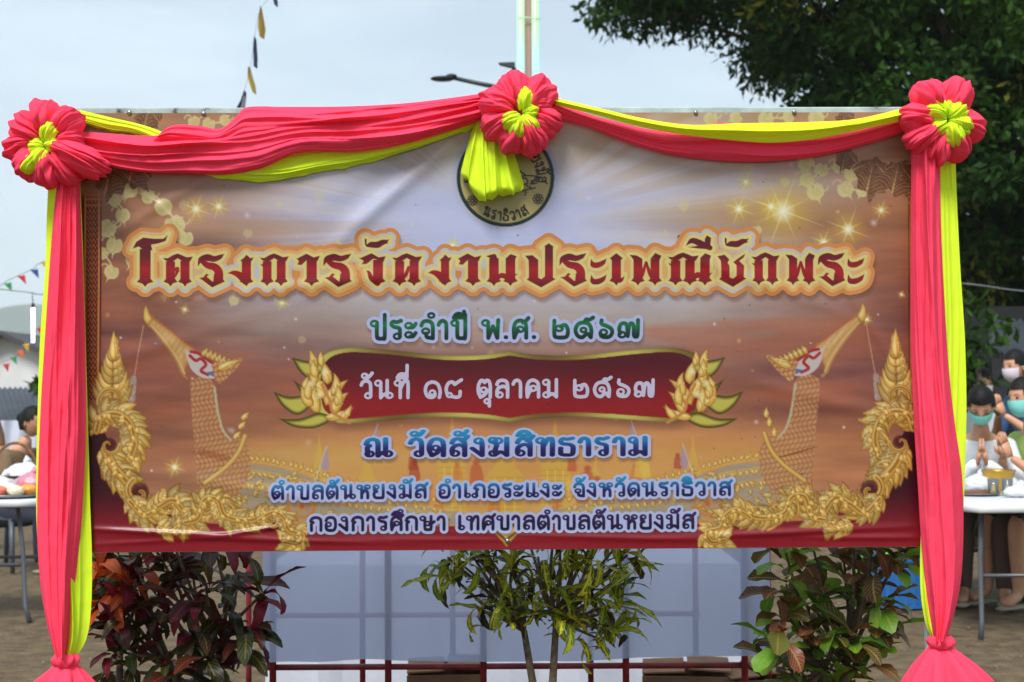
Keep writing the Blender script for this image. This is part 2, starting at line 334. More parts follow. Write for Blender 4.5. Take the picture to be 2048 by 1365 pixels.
        for fx, fy in ((757, 860), (655, 905)):           # little flags
            cv.line(T([(fx, fy - 12), (fx - 26, fy + 66)]), 1.2, rgb(214, 206, 196), .8)
            cv.poly(T([(fx, fy - 10), (fx + 6, fy + 30), (fx - 8, fy + 40), (fx - 12, fy + 24)]), rgb(176, 150, 176), .8, 1.)
        # swan prow: neck, face, long beak, crest, tassel
        scale_ = lambda X, Y, d: lerp(lerp(rgb(168, 100, 62), rgb(222, 172, 112), (sstep(.15, .6, np.abs(np.sin(X * .34 + np.sin(Y * .12) * 2.)) * np.abs(np.sin(Y * .30 + X * .05))) * .9 + .1)[..., None]), rgb(176, 120, 84), (.6 * vnoise(X.shape, 16, 16, 8))[..., None])
        cv.poly(smooth(T([(382, 762), (384, 800), (388, 850), (392, 900), (396, 950), (408, 1004), (452, 1010), (496, 962), (502, 912), (488, 880), (464, 878), (450, 856), (440, 820), (432, 770), (408, 754), (382, 762)]), 5), scale_, .82)
        cv.line(smooth(T([(431, 775), (437, 820), (447, 858), (463, 880)]), 5), 2.2, rgb(190, 196, 160), .8)
        kk = T([(470, 880), (480, 860), (486, 842)]); [kanok(cv, x, y, (-1.2 if not sgn else -1.95), 24, 6, .4) for x, y in kk]
        for k in range(9):
            (x, y), = T([(400 + k * 7, 905 + k * 2)]); cv.line([(x - 12, y), (x + 12, y - 6)], 1.2, rgb(150, 70, 36), .6)
        cv.poly(smooth(T([(297, 636), (302, 628), (318, 640), (345, 662), (372, 684), (392, 700), (372, 742), (380, 760), (366, 752), (352, 722), (330, 690), (308, 662), (297, 650), (297, 636)]), 5), lambda X, Y, d: lerp(gold(14)(X, Y, d), rgb(196, 140, 96), .45 + .25 * np.sin(X * .5 + Y * .35)[..., None] * (np.abs(np.sin(Y * .2))[..., None])), .92)
        cv.line(smooth(T([(304, 634), (330, 652), (362, 676), (392, 700)]), 6), 2.2, rgb(186, 96, 60), .7); cv.line(smooth(T([(306, 652), (334, 684), (356, 716), (372, 748)]), 6), 1.8, rgb(226, 188, 130), .8)
        cv.poly(smooth(T([(290, 622), (296, 612), (302, 626), (308, 640), (298, 650), (290, 640), (290, 622)]), 4), gold(7))
        cv.poly(smooth(T([(372, 702), (392, 702), (420, 720), (452, 742), (440, 756), (408, 756), (384, 738), (372, 702)]), 5), rgb(206, 190, 186))
        for P in ([(382, 712), (394, 722), (404, 718), (414, 730), (404, 742), (418, 750)], [(384, 704), (400, 708), (420, 722), (436, 734)]): cv.line(smooth(T(P), 5), 3., rgb(172, 46, 40))
        cv.poly(T([(412, 746), (444, 740), (430, 754)]), rgb(96, 112, 150))
        for k in range(7):
            (x, y), = T([(405 + k * 9, 712 + k * 4)]); kanok(cv, x, y, (-.5 if not sgn else -2.64), 22, 6, -.5 if not sgn else .5, .95)
        cv.poly(smooth(T([(424, 728), (458, 722), (488, 716), (474, 738), (452, 760), (436, 766), (424, 728)]), 5), scale_)
        kanok(cv, *T([(436, 740)])[0], (-.4 if not sgn else -2.74), 54, 9, 0)
        (x0, y0), (x1, y1) = T([(290, 652), (272, 752)]); cv.line([(x0, y0), (x1, y1)], .9, rgb(206, 160, 120))
        cv.line(T([(270, 758), (266, 800)]), [6, 7], lambda X, Y, d: lerp(rgb(150, 120, 116), rgb(206, 186, 160), vnoise(X.shape, 4, 4, 6, 2)[..., None]))
        cv.line(smooth(T([(492, 872), (478, 906), (452, 936), (412, 966)]), 6), [5] * 19, gold(6), .95)
    # side mouldings
    for sgn in (0, 1):
        T = MX if sgn else (lambda P: P)
        x0, x1 = sorted((T([(158, 0)])[0][0], T([(204, 0)])[0][0])); bx = cv.box(x0, 385, x1, 800); XX, YY = cv.X[bx], cv.Y[bx]
        q = np.abs(XX - T([(187, 0)])[0][0]) / 17
        pat = .5 + .5 * np.sin(YY * .55 + 2 * np.sin(XX * .9)); c = lerp(rgb(96, 16, 26), rgb(196, 128, 56), (sstep(.45, .8, pat) * sstep(1.0, .3, q))[..., None])
        c = np.where(((np.abs(q - .78) < .12))[..., None], rgb(206, 142, 66), c); cv.put(bx, sstep(380, 410, YY) * .95, c)
        for y in (392, 400, 412): cv.line(T([(176, y), (204, y)]), 2, rgb(196, 120, 60))
    # crimson lower field
    for sgn in (0, 1):
        T = MX if sgn else (lambda P: P)
        P = T([(140, 835), (205, 850), (232, 905), (236, 940), (262, 1000), (300, 1040), (420, 1046), (600, 1052), (1012, 1052), (1012, 1140), (140, 1140)])
        cv.poly(P, lambda X, Y, d: lerp(rgb(58, 10, 24), rgb(150, 26, 40), sstep(960, 1075, Y)[..., None]), 1, 1.)
    cv.poly([(975, 1052), (1050, 1052), (1026, 1078), (1013, 1094), (1000, 1078)], gold(10)); cv.line([(990, 1060), (1012, 1080), (1036, 1060)], 2.4, rgb(110, 70, 40))
    # gilt flame borders
    for sgn in (0, 1):
        T = MX if sgn else (lambda P: P)
        for k in range(9):                                 # tall flame
            t = k / 8; y = 812 - 118 * t; w = (1 - t) * 26 + 3
            for sd in (-1, 1): kanok(cv, *T([(228 + 4 * t, y)])[0], -np.pi / 2 + sd * (1.15 - .6 * t), w * 1.5 + 18, w * .28 + 4.5, -sd * .45, lerp(.86, 1.06, (k % 3) / 2))
        kanok(cv, *T([(231, 722)])[0], -np.pi / 2, 62, 9, 0, 1.1)
        spiral(cv, *T([(228, 800)])[0], 27, 2.6 if not sgn else .5, .9, 1 if not sgn else -1, 6.5)
        scroll(cv, T([(196, 862), (206, 835), (236, 828), (262, 846), (272, 884), (262, 918)]), 8, L=27, seed=3 + sgn)
        scroll(cv, T([(214, 900), (232, 935), (258, 965), (274, 992)]), 10, L=28, seed=5 + sgn)
        for cx, cy, r0, a0, tr, sg, w in [(282, 984, 26, -2.0, .8, -1, 8), (222, 890, 20, 0, .8, 1, 5), (420, 1016, 22, 3.2, .8, 1, 7), (545, 1046, 22, 3.3, .8, 1, 7), (340, 1020, 22, 0.2, .8, -1, 7), (470, 1030, 16, 3., .8, 1, 6), (590, 1075, 17, -2.5, .9, 1, 6)]:
            (x, y), = T([(cx, cy)]); cv.glow(x, y, r0 * .75, rgb(72, 10, 22), 1, .25)
            if sgn: a0, sg = np.pi - a0, -sg
            spiral(cv, x, y, r0, a0, tr, sg, w)
        scroll(cv, T([(262, 1002), (292, 1030), (322, 1012), (350, 1000), (372, 1030), (360, 1052)]), 7, L=25, seed=7 + sgn)
        scroll(cv, T([(372, 1044), (398, 1036), (412, 998), (438, 1000), (452, 1030), (490, 1040), (520, 1036)]), 7, L=24, seed=9 + sgn)
        scroll(cv, T([(520, 1040), (548, 1024), (570, 1036), (580, 1060), (606, 1068), (598, 1088), (570, 1084)]), 6, L=21, seed=11 + sgn)
        scroll(cv, T([(320, 1055), (345, 1062), (362, 1050)]), 5, L=18, seed=13 + sgn)
    # date panel with gold rim and flames
    def panel(gr):
        t = [(640 - gr, 770), (652 - gr, 725 - gr), (690, 706 - gr), (760, 708 - gr), (880, 720 - gr), (960, 720 - gr), (1019, 712 - gr), (1019, 712 - gr), (1080, 720 - gr), (1160, 720 - gr), (1280, 708 - gr), (1350, 706 - gr), (1388 + gr, 725 - gr), (1398 + gr, 770), (1392 + gr, 812 + gr), (1372, 830 + gr), (1350, 836 + gr), (1330, 836 + gr), (1180, 826 + gr), (1080, 828 + gr), (1019, 836 + gr), (1019, 836 + gr), (960, 828 + gr), (860, 826 + gr), (700, 838 + gr), (668, 832 + gr), (648 - gr, 815 + gr), (640 - gr, 770)]
        return smooth(t, 5)
    bx = cv.box(540, 690, 1500, 880)
    cv.poly(panel(14) + [0, 6], rgb(70, 30, 30), .35, 12.)
    cv.poly(panel(9), lambda X, Y, d: lerp(rgb(120, 96, 40), rgb(204, 194, 92), (.5 + .5 * np.sin(X * .021 + .6))[..., None]) * lerp(1, .75, sstep(-4, 1, d)[..., None]))
    cv.poly(panel(0), lambda X, Y, d: lerp(rgb(86, 18, 28), rgb(152, 24, 32), sstep(715, 820, Y)[..., None]))
    claw = lambda X, Y, d: lerp(rgb(74, 64, 18), rgb(204, 192, 84), sstep(0, 9, -d)[..., None])
    for sgn in (0, 1):
        T = (lambda P: [(2034 - x, y - 1) for x, y in P]) if sgn else (lambda P: P)
        for P in ([(585, 716), (612, 722), (640, 726), (655, 735), (625, 758), (602, 745)], [(588, 760), (606, 772), (632, 776), (640, 800), (610, 795)], [(549, 784), (580, 794), (612, 792), (622, 812), (596, 830), (566, 812)], [(560, 838), (600, 838), (640, 826), (664, 838), (632, 856), (590, 854)]):
            cv.poly(smooth(T(P + P[:1]), 5), claw)
        for x, y, a, L, W, b in [(640, 800, -2.1, 58, 11, .55), (650, 800, -1.7, 66, 13, -.5), (652, 812, -1.2, 72, 12, .4), (632, 770, -1.9, 46, 10, .5), (628, 742, -1.4, 46, 9, -.4), (664, 792, -.7, 52, 10, -.9), (650, 835, .1, 66, 9, -.5), (612, 786, -1.8, 36, 8, .5), (668, 830, -1.5, 58, 11, .6), (640, 826, -2.3, 60, 12, .7), (628, 812, -2.6, 50, 11, .6), (656, 770, -1.5, 50, 11, -.3), (636, 756, -2.2, 40, 9, .5), (620, 800, -2.0, 44, 9, .6), (672, 812, -.9, 46, 9, -.7), (646, 734, -1.9, 34, 7, .3), (680, 838, -.35, 40, 8, -.6)]:
            (x, y), = T([(x, y)]); kanok(cv, x, y, np.pi - a if sgn else a, L, W, -b if sgn else b, 1.04)
        for x, y in ((624, 768), (640, 790), (650, 745)): (x, y), = T([(x, y)]); cv.glow(x, y, 9, G3, .9, .7)
        cv.line(smooth(T([(645, 770), (660, 800), (668, 825), (700, 846)]), 5), 3., rgb(206, 140, 70))
    return cv
# ------------------------------------------------------------------ Thai lettering as distance fields (numpy)
def arc(cx, cy, r, n=12): return [(cx + r * np.cos(a), cy + r * np.sin(a)) for a in np.linspace(0, 2 * np.pi, n + 1)]
LR = .15
class Gl:                      # a looped Thai glyph: centre lines in units of the letter height
    def __init__(s, w, strokes, loops=()): s.w, s.s, s.l = w, strokes, loops
KO = [(.08, 0), (.06, .5), (.14, .86), (.34, .98), (.54, .86), (.6, .6), (.6, 0)]
LO = [(.08, .74), (.16, .92), (.34, .98), (.52, .9), (.58, .66), (.58, 0)]
LO2 = [(.58, .42), (.5, .58), (.32, .62), (.14, .5), (.08, .3), (.10, .16)]
BO = [(.24, .82), (.24, .12), (.32, 0), (.5, 0), (.58, .1), (.58, 1)]
GLY = {
 'ก': Gl(.66, [[(.08, 0), (.08, .48), (.17, .60), (.17, .60), (.03, .70), (.03, .70), (.12, .90), (.34, .98), (.54, .88), (.6, .65), (.6, 0)]]),
 'ค': Gl(.66, [KO, [(.25, .44), (.14, .2), (.08, 0)]], [(.34, .50)]),
 'ศ': Gl(.68, [KO, [(.25, .42), (.14, .2), (.08, 0)], [(.46, .86), (.58, .95), (.70, 1.12)]], [(.34, .48)]),
 'ง': Gl(.52, [[(.39, .82), (.41, .6), (.41, 0)], [(.41, 0), (.02, .42)]], [(.27, .85)]),
 'จ': Gl(.6, [[(.05, .72), (.13, .92), (.32, .98), (.5, .86), (.55, .6), (.55, 0)], [(.25, .27), (.30, .06), (.55, 0)]], [(.24, .40)]),
 'ด': Gl(.66, [[(.15, 0), (.05, .3), (.05, .62), (.16, .9), (.34, .98), (.54, .88), (.6, .62), (.6, 0)], [(.44, .42), (.36, .18), (.15, 0)]], [(.30, .45, .135)]),
 'ต': Gl(.66, [[(.15, 0), (.05, .3), (.05, .66), (.14, .93), (.24, .98), (.34, .86), (.34, .86), (.44, .98), (.54, .93), (.6, .66), (.6, 0)], [(.44, .40), (.36, .17), (.15, 0)]], [(.30, .43, .135)]),
 'ท': Gl(.66, [[(.24, .82), (.24, 0)], [(.24, .5), (.40, .9), (.51, .98), (.6, .86), (.6, 0)]], [(.13, .85)]),
 'ธ': Gl(.6, [[(.54, .98), (.34, .92), (.16, .95), (.07, .80), (.16, .66), (.40, .62), (.54, .52), (.56, .3), (.52, .04), (.3, 0), (.1, .04), (.07, .2), (.07, .40)]]),
 'น': Gl(.74, [[(.24, .82), (.24, 0)], [(.24, .03), (.42, .2), (.54, .14)], [(.54, 1), (.54, .12)]], [(.13, .85), (.64, .13)]),
 'บ': Gl(.64, [BO], [(.13, .85)]), 'ป': Gl(.64, [BO[:-1] + [(.58, 1.34)]], [(.13, .85)]),
 'ษ': Gl(.76, [BO, [(.5, .42), (.62, .48), (.76, .60)]], [(.13, .85), (.40, .46)]),
 'พ': Gl(.76, [[(.24, .82), (.25, 0), (.25, 0), (.45, .66), (.45, .66), (.64, 0), (.64, 0), (.68, 1)]], [(.13, .85)]),
 'ภ': Gl(.68, [[(.21, .1), (.21, .48), (.27, .60), (.27, .60), (.09, .70), (.09, .70), (.17, .90), (.38, .98), (.56, .88), (.63, .65), (.63, 0)]], [(.11, .12)]),
 'ม': Gl(.68, [[(.24, .82), (.24, .12)], [(.26, .10), (.42, .17), (.6, .02)], [(.6, 0), (.6, 1)]], [(.13, .85), (.14, .12)]),
 'ย': Gl(.64, [[(.09, .78), (.08, .62), (.22, .50), (.22, .50), (.08, .40), (.07, .14), (.18, 0), (.46, 0), (.57, .1), (.57, 1)]], [(.17, .85)]),
 'ร': Gl(.52, [[(.48, 1.), (.3, .92), (.14, .95), (.06, .81), (.16, .67), (.36, .60), (.43, .5), (.43, .12)]], [(.32, .12)]),
 'ล': Gl(.64, [LO, LO2], [(.2, .13)]), 'ส': Gl(.66, [LO, LO2, [(.46, .86), (.58, .95), (.70, 1.12)]], [(.2, .13)]),
 'ว': Gl(.54, [[(.04, .74), (.12, .92), (.28, .98), (.44, .88), (.48, .6), (.48, .12)]], [(.37, .12)]),
 'ห': Gl(.7, [[(.24, .82), (.24, 0)], [(.24, .32), (.40, .60), (.50, .77)], [(.40, .58), (.54, .5), (.58, .3), (.58, 0)]], [(.13, .85), (.55, .86)]),
 'อ': Gl(.62, [[(.05, .74), (.14, .92), (.32, .98), (.50, .9), (.57, .65), (.57, .25), (.48, .02), (.32, -.02), (.14, .02), (.06, .2), (.07, .4)]], [(.18, .44)]),
 'ฆ': Gl(.80, [[(.12, .80), (.26, .62), (.22, .4), (.20, .12)], [(.26, .10), (.44, .2), (.66, .02)], [(.66, 0), (.66, 1)]], [(.12, .88), (.32, .86), (.14, .12)]),
 'ณ': Gl(.98, [[(.10, .12), (.08, .48), (.17, .60), (.17, .60), (.03, .70), (.03, .70), (.12, .90), (.30, .98), (.46, .88), (.50, .65), (.50, 0)], [(.5, .03), (.68, .2), (.8, .14)], [(.8, 1), (.8, .12)]], [(.17, .12), (.89, .13)]),
 'ะ': Gl(.46, [[(.2, .62), (.32, .64), (.43, .82)], [(.2, .10), (.32, .12), (.43, .30)]], [(.13, .72), (.13, .2)]),
 'า': Gl(.44, [[(.03, .76), (.1, .92), (.22, .98), (.34, .88), (.37, .65), (.37, 0)]]),
 'เ': Gl(.34, [[(.1, 1), (.1, .12)]], [(.2, .13)]), 'แ': Gl(.68, [[(.1, 1), (.1, .12)], [(.46, 1), (.46, .12)]], [(.2, .13), (.56, .13)]),
 '.': Gl(.2, [[(.08, .03), (.10, .03)]]), ' ': Gl(.36, []),
 '๑': Gl(.80, [[(.70, .0), (.74, .35), (.63, .76), (.38, .90), (.13, .76), (.05, .42), (.13, .10), (.30, .0), (.46, .06), (.50, .22)]], [(.38, .28, .13)]),
 '๘': Gl(.80, [[(.09, .2), (.05, .5), (.14, .80), (.32, .90), (.45, .76), (.45, .76), (.58, .88), (.76, 1.02)], [(.30, .05), (.52, .0), (.68, .08), (.70, .34)]], [(.20, .13, .12)]),
 '๒': Gl(.78, [[(.08, .95), (.08, .2), (.16, .02), (.5, 0), (.64, .1), (.67, .42), (.58, .68), (.46, .70), (.36, .62)]], [(.29, .52)]),
 '๕': Gl(.90, [[(.72, .0), (.56, .20), (.34, .0), (.14, .10), (.05, .42), (.16, .74), (.40, .84), (.64, .74), (.74, .42), (.72, .0)], [(.44, .86), (.52, 1.02), (.66, 1.0), (.82, 1.12)]], [(.40, .42, .12)]),
 '๖': Gl(.66, [[(.12, .96), (.12, .76), (.34, .64), (.54, .48), (.58, .26), (.48, .05), (.3, 0), (.12, .06), (.07, .22)]], [(.2, .28)]),
 '๗': Gl(.90, [[(.10, .22), (.06, .5), (.14, .74), (.3, .78), (.4, .62), (.43, .06), (.43, .06), (.5, .66), (.6, .78), (.69, .62), (.70, .12), (.78, .02), (.86, .14), (.88, .96)]], [(.18, .14)]),
}
MARK = {   # drawn relative to the right edge of the letter before
 'ั': ([[(-.22, 1.20), (-.10, 1.22), (.05, 1.44)]], [(-.30, 1.28)]),
 'ิ': ([[(-.52, 1.16), (-.42, 1.34), (-.26, 1.40), (-.10, 1.30), (-.07, 1.17), (-.07, 1.17), (-.52, 1.16)]], []),
 'ี': ([[(-.52, 1.16), (-.42, 1.34), (-.26, 1.38), (-.10, 1.28), (-.07, 1.17), (-.07, 1.17), (-.52, 1.16)], [(-.07, 1.17), (-.07, 1.50)]], []),
 'ึ': ([[(-.52, 1.16), (-.42, 1.32), (-.26, 1.36), (-.10, 1.26), (-.07, 1.17), (-.07, 1.17), (-.52, 1.16)]], [(-.08, 1.40)]),
 '่': ([[(-.06, 1.62), (-.06, 1.88)]], []), 'ุ': ([[(-.06, -.2), (-.06, -.52)]], [(-.16, -.24)]), 'ํ': ([], [(-.10, 1.29)]),
}
def layout(txt, gap=.17):
    x = 0; strokes = []; right = 0
    for ch in txt.replace('ำ', 'ํา'):
        if ch in MARK:
            S, L = MARK[ch]; sh = right + (0 if ch != 'ํ' else .02)
            strokes += [([(px + sh, py) for px, py in smooth(q, 4)], 1.) for q in S] + [(arc(cx + sh, cy, LR * .86), .62) for cx, cy in L]
        else:
            g = GLY[ch]; strokes += [([(px + x, py) for px, py in smooth(q, 5)], 1.) for q in g.s] + [(arc(q[0] + x, q[1], q[2] if len(q) > 2 else LR), .62) for q in g.l]
            right = x + g.w - .04; x += g.w + gap
    return strokes, x - gap
def field(polys, ws, bbox, ax=1., ay=1.):
    """distance (px) from a raster to a set of polylines"""
    x0, y0, x1, y1 = bbox; Y, X = np.mgrid[y0:y1 + 1, x0:x1 + 1].astype(float); D = np.full(X.shape, 1e3)
    for P, wd in zip(polys, ws):
        P = np.asarray(P, float)
        for a, b in zip(P[:-1], P[1:]):
            m = 30; i0, i1 = int(max(0, min(a[1], b[1]) - m - y0)), int(min(y1 - y0, max(a[1], b[1]) + m - y0) + 1)
            j0, j1 = int(max(0, min(a[0], b[0]) - m - x0)), int(min(x1 - x0, max(a[0], b[0]) + m - x0) + 1)
            if i1 <= i0 or j1 <= j0: continue
            s = (slice(i0, i1), slice(j0, j1))
            d = seg_dist(X[s] * ax, Y[s] * ay, a * [ax, ay], b * [ax, ay])[0]; D[s] = np.minimum(D[s], d - wd)
    return D, X, Y
def text_line(txt, xa, xb, ya, yb, h, hw, pad, aniso=(1, 1), gap=.17):
    """fit a line between two baseline ends; returns distance to the letter edge"""
    S, w = layout(txt, gap); k = (xb - xa) / w
    polys = [np.array([(xa + x * k, ya + (yb - ya) * x / w - y * h) for x, y in P]) for P, _ in S]; ws = [hw * q for _, q in S]
    lo = np.min([p.min(0) for p in polys], 0); hi = np.max([p.max(0) for p in polys], 0); q = hw + pad + 3
    D, X, Y = field(polys, ws, (int(lo[0] - q), int(lo[1] - q), int(hi[0] + q), int(hi[1] + q)), *aniso)
    return D, X, Y
# --- the heavy pointed display face of the title: tapered bars and stems
def bar(pts, ws, n=6):
    P = smooth(pts, n); t = np.linspace(0, 1, len(P)); return P, np.interp(t, np.linspace(0, 1, len(ws)), ws)
def stem(x, top, w=.17, foot=1): return ('poly', [(x - w, top), (x - w, .24), (x - w - .09 * foot, .13), (x - w * .5, .07), (x, -.04), (x + w * .5, .07), (x + w + .09 * foot, .13), (x + w, .24), (x + w, top)])
def horn(x, y, dx, dy, w=.1): return ('bar', bar([(x, y), (x + dx * .6, y + dy * .3), (x + dx, y + dy)], [w, w * .5, .005]))
def B(pts, ws): return ('bar', bar(pts, ws))
ROOF = [('poly', [(.02, .80), (-.10, .92), (.10, .90), (.28, 1.0), (.44, 1.05), (.60, .99), (.74, .93), (.98, .96), (.86, .76), (.68, .72), (.44, .86), (.22, .72)])]
TG = {
 'ก': ROOF + [stem(.2, .80), stem(.68, .82), horn(.1, .64, -.16, .1, .07)],
 'ค': ROOF + [stem(.2, .80), stem(.68, .82), B([(.30, .22), (.40, .40), (.44, .56), (.34, .52), (.46, .46), (.54, .52)], [.03, .06, .07, .05, .04, .01])],
 'ด': ROOF + [stem(.2, .80), stem(.68, .82), B([(.26, .18), (.40, .34), (.50, .58), (.42, .44), (.36, .40)], [.05, .08, .07, .05, .01])],
 'ร': [B([(.0, .62), (.10, .84), (.30, .90), (.50, .86), (.68, .92), (.84, 1.04)], [.02, .10, .13, .11, .09, .005]), B([(.14, .78), (.30, .66), (.52, .60), (.64, .46), (.64, .28)], [.09, .12, .14, .15, .16]),
       ('poly', [(.80, .40), (.80, .22), (.86, .14), (.44, -.06), (.10, .20), (-.02, .26), (.16, .30), (.26, .42), (.38, .36), (.30, .30), (.46, .16), (.48, .40)])],
 'ง': [stem(.64, .86), ('poly', [(.40, .80), (.56, .92), (.64, 1.02), (.78, .90), (.92, .94), (.82, .76), (.48, .76)]), B([(.62, .16), (.42, .34), (.22, .42), (-.02, .40)], [.14, .13, .09, .005])],
 'า': [('poly', [(-.06, .94), (.06, .88), (.34, 1.04), (.56, .92), (.78, .98), (.68, .76), (.36, .80), (.20, .64), (.04, .66), (.10, .78)]), stem(.5, .84)],
 'จ': [('poly', [(-.08, .92), (.06, .90), (.40, 1.05), (.62, .92), (.86, .96), (.78, .74), (.46, .84), (.26, .68), (.06, .66), (.14, .78)]), stem(.6, .84), B([(.58, .10), (.40, .24), (.32, .42), (.22, .50)], [.12, .10, .07, .005])],
 'น': [stem(.2, .88), stem(.72, .88), horn(.2, .92, -.28, .02, .1), ('poly', [(.03, .84), (.2, 1.02), (.37, .84)]), ('poly', [(.52, .84), (.72, 1.02), (.94, .94), (.88, .80)]), B([(.24, .18), (.44, .32), (.70, .26), (.98, .40)], [.06, .10, .10, .01])],
 'ป': [('poly', [(.03, .80), (-.1, .96), (.18, .98), (.38, .82), (.38, .26), (.46, .22), (.56, .30), (.56, 1.22), (.46, 1.20), (.70, 1.36), (.94, 1.20), (.86, 1.20), (.86, .26), (.96, .20), (.46, -.08), (-.04, .18), (.04, .26)])],
 'ช': [('poly', [(.03, .76), (-.1, .92), (.18, .98), (.36, .82), (.30, .70), (.36, .62), (.36, .26), (.46, .22), (.56, .30), (.56, .62), (.44, .72), (.60, .84), (.92, 1.04), (.84, .86), (.70, .76), (.86, .62), (.84, .26), (.94, .20), (.46, -.08), (-.04, .18), (.04, .26), (.04, .5)])],
 'ะ': [B([(.04, .86), (.10, .66), (.26, .64), (.44, .72), (.58, .88)], [.01, .10, .11, .09, .005]), B([(.04, .36), (.10, .14), (.26, .12), (.44, .20), (.58, .38)], [.01, .10, .11, .09, .005]), horn(.10, .14, -.02, -.16, .09)],
 'เ': [stem(.22, .84), ('poly', [(-.02, .86), (.22, 1.04), (.46, .86), (.38, .78), (.05, .78)]), horn(.34, .16, .16, .18, .1)],
 'พ': [stem(.2, .84), stem(.78, .86), ('poly', [(.03, .80), (-.12, .98), (.16, .96), (.38, .84), (.30, .74)]), ('poly', [(.60, .84), (.78, 1.04), (1.02, .94), (.95, .78)]), B([(.22, .16), (.36, .40), (.48, .72), (.48, .72), (.60, .40), (.76, .16)], [.10, .09, .06, .06, .09, .10])],
 'ณ': ROOF + [stem(.2, .80), stem(.66, .82), horn(.1, .64, -.16, .1, .07), stem(1.14, .88), ('poly', [(.94, .84), (1.14, 1.03), (1.36, .94), (1.30, .78)]), B([(.70, .14), (.90, .32), (1.14, .26), (1.40, .42)], [.08, .11, .11, .01])],
 'โ': [stem(.36, 1.2), ('poly', [(-.02, 1.16), (.10, 1.42), (.30, 1.56), (.60, 1.52), (.86, 1.52), (1.02, 1.68), (.94, 1.42), (.74, 1.34), (.54, 1.30), (.58, 1.12), (.30, 1.14), (.18, 1.24)])],
 'ั': [B([(-.02, 1.46), (.0, 1.28), (.14, 1.30), (.32, 1.30), (.48, 1.38), (.66, 1.34)], [.05, .04, .11, .12, .10, .005]), horn(.5, 1.40, .18, .12, .08)],
 'ี': [B([(-.02, 1.22), (.20, 1.40), (.44, 1.34), (.80, 1.18)], [.01, .10, .12, .10]), B([(.02, 1.20), (.4, 1.20), (.80, 1.19)], [.01, .06, .08]), ('poly', [(.60, 1.22), (.62, 1.48), (.70, 1.60), (.86, 1.50), (.82, 1.16)])],
}
TITLE = [('โ', 266, 341), ('ค', 326, 391), ('ร', 397, 454), ('ง', 455, 512), ('ก', 519, 582), ('า', 588, 644), ('ร', 647, 707), ('จ', 713, 774), ('ั', 729, 782), ('ด', 782, 847), ('ง', 854, 906), ('า', 909, 965), ('น', 970, 1038), ('ป', 1048, 1113), ('ร', 1117, 1175),
         ('ะ', 1179, 1214), ('เ', 1216, 1249), ('พ', 1256, 1324), ('ณ', 1331, 1425), ('ี', 1368, 1424), ('ช', 1431, 1492), ('ั', 1446, 1498), ('ก', 1498, 1559), ('พ', 1566, 1630), ('ร', 1632, 1690), ('ะ', 1691, 1728)]
def title_field():
    x0, y0, x1, y1 = 235, 432, 1758, 606; Y, X = np.mgrid[y0:y1 + 1, x0:x1 + 1].astype(float); D = np.full(X.shape, 1e3)
    for ch, xa, xb in TITLE:
        parts = TG[ch]; lo = min((p[1][0][:, 0] - p[1][1]).min() if p[0] == 'bar' else min(q[0] for q in p[1]) for p in parts); hi = max((p[1][0][:, 0] + p[1][1]).max() if p[0] == 'bar' else max(q[0] for q in p[1]) for p in parts)
        k = (xb - xa) / (hi - lo); mid = (xa + xb) / 2; h = 63.; base = 574 - 3 * (mid - 266) / 1460
        s = (slice(0, y1 - y0 + 1), slice(max(0, int(xa - 32 - x0)), int(xb + 32 - x0))); XX, YY = X[s], Y[s]
        f = lambda P: np.c_[xa + (np.asarray(P)[:, 0] - lo) * k, base - np.asarray(P)[:, 1] * h]
        for kind, p in parts:
            if kind == 'poly': d = poly_sdf(XX, YY, f(p))
            else:
                P, w = f(p[0]), p[1] * h; d = np.full(XX.shape, 1e3)
                for i in range(len(P) - 1):
                    e, t = seg_dist(XX, YY, P[i], P[i + 1]); d = np.minimum(d, e - lerp(w[i], w[i + 1], t))
            D[s] = np.minimum(D[s], d)
    return D, X, Y
def band(D, *stops):
    """colour by distance: stops = (edge, colour) from the inside out, each blended over one pixel"""
    C = np.broadcast_to(stops[0][1], D.shape + (3,)).copy()
    for (e, _), (_, c) in zip(stops[:-1], stops[1:]): C = lerp(C, c, np.clip(D - e + .5, 0, 1)[..., None])
    return C
def vgrad(Y, *st):
    ys = [s[0] for s in st]; return np.stack([np.interp(Y, ys, [s[1][k] / 255 for s in st]) for k in range(3)], -1)
PALE = rgb(186, 194, 234)
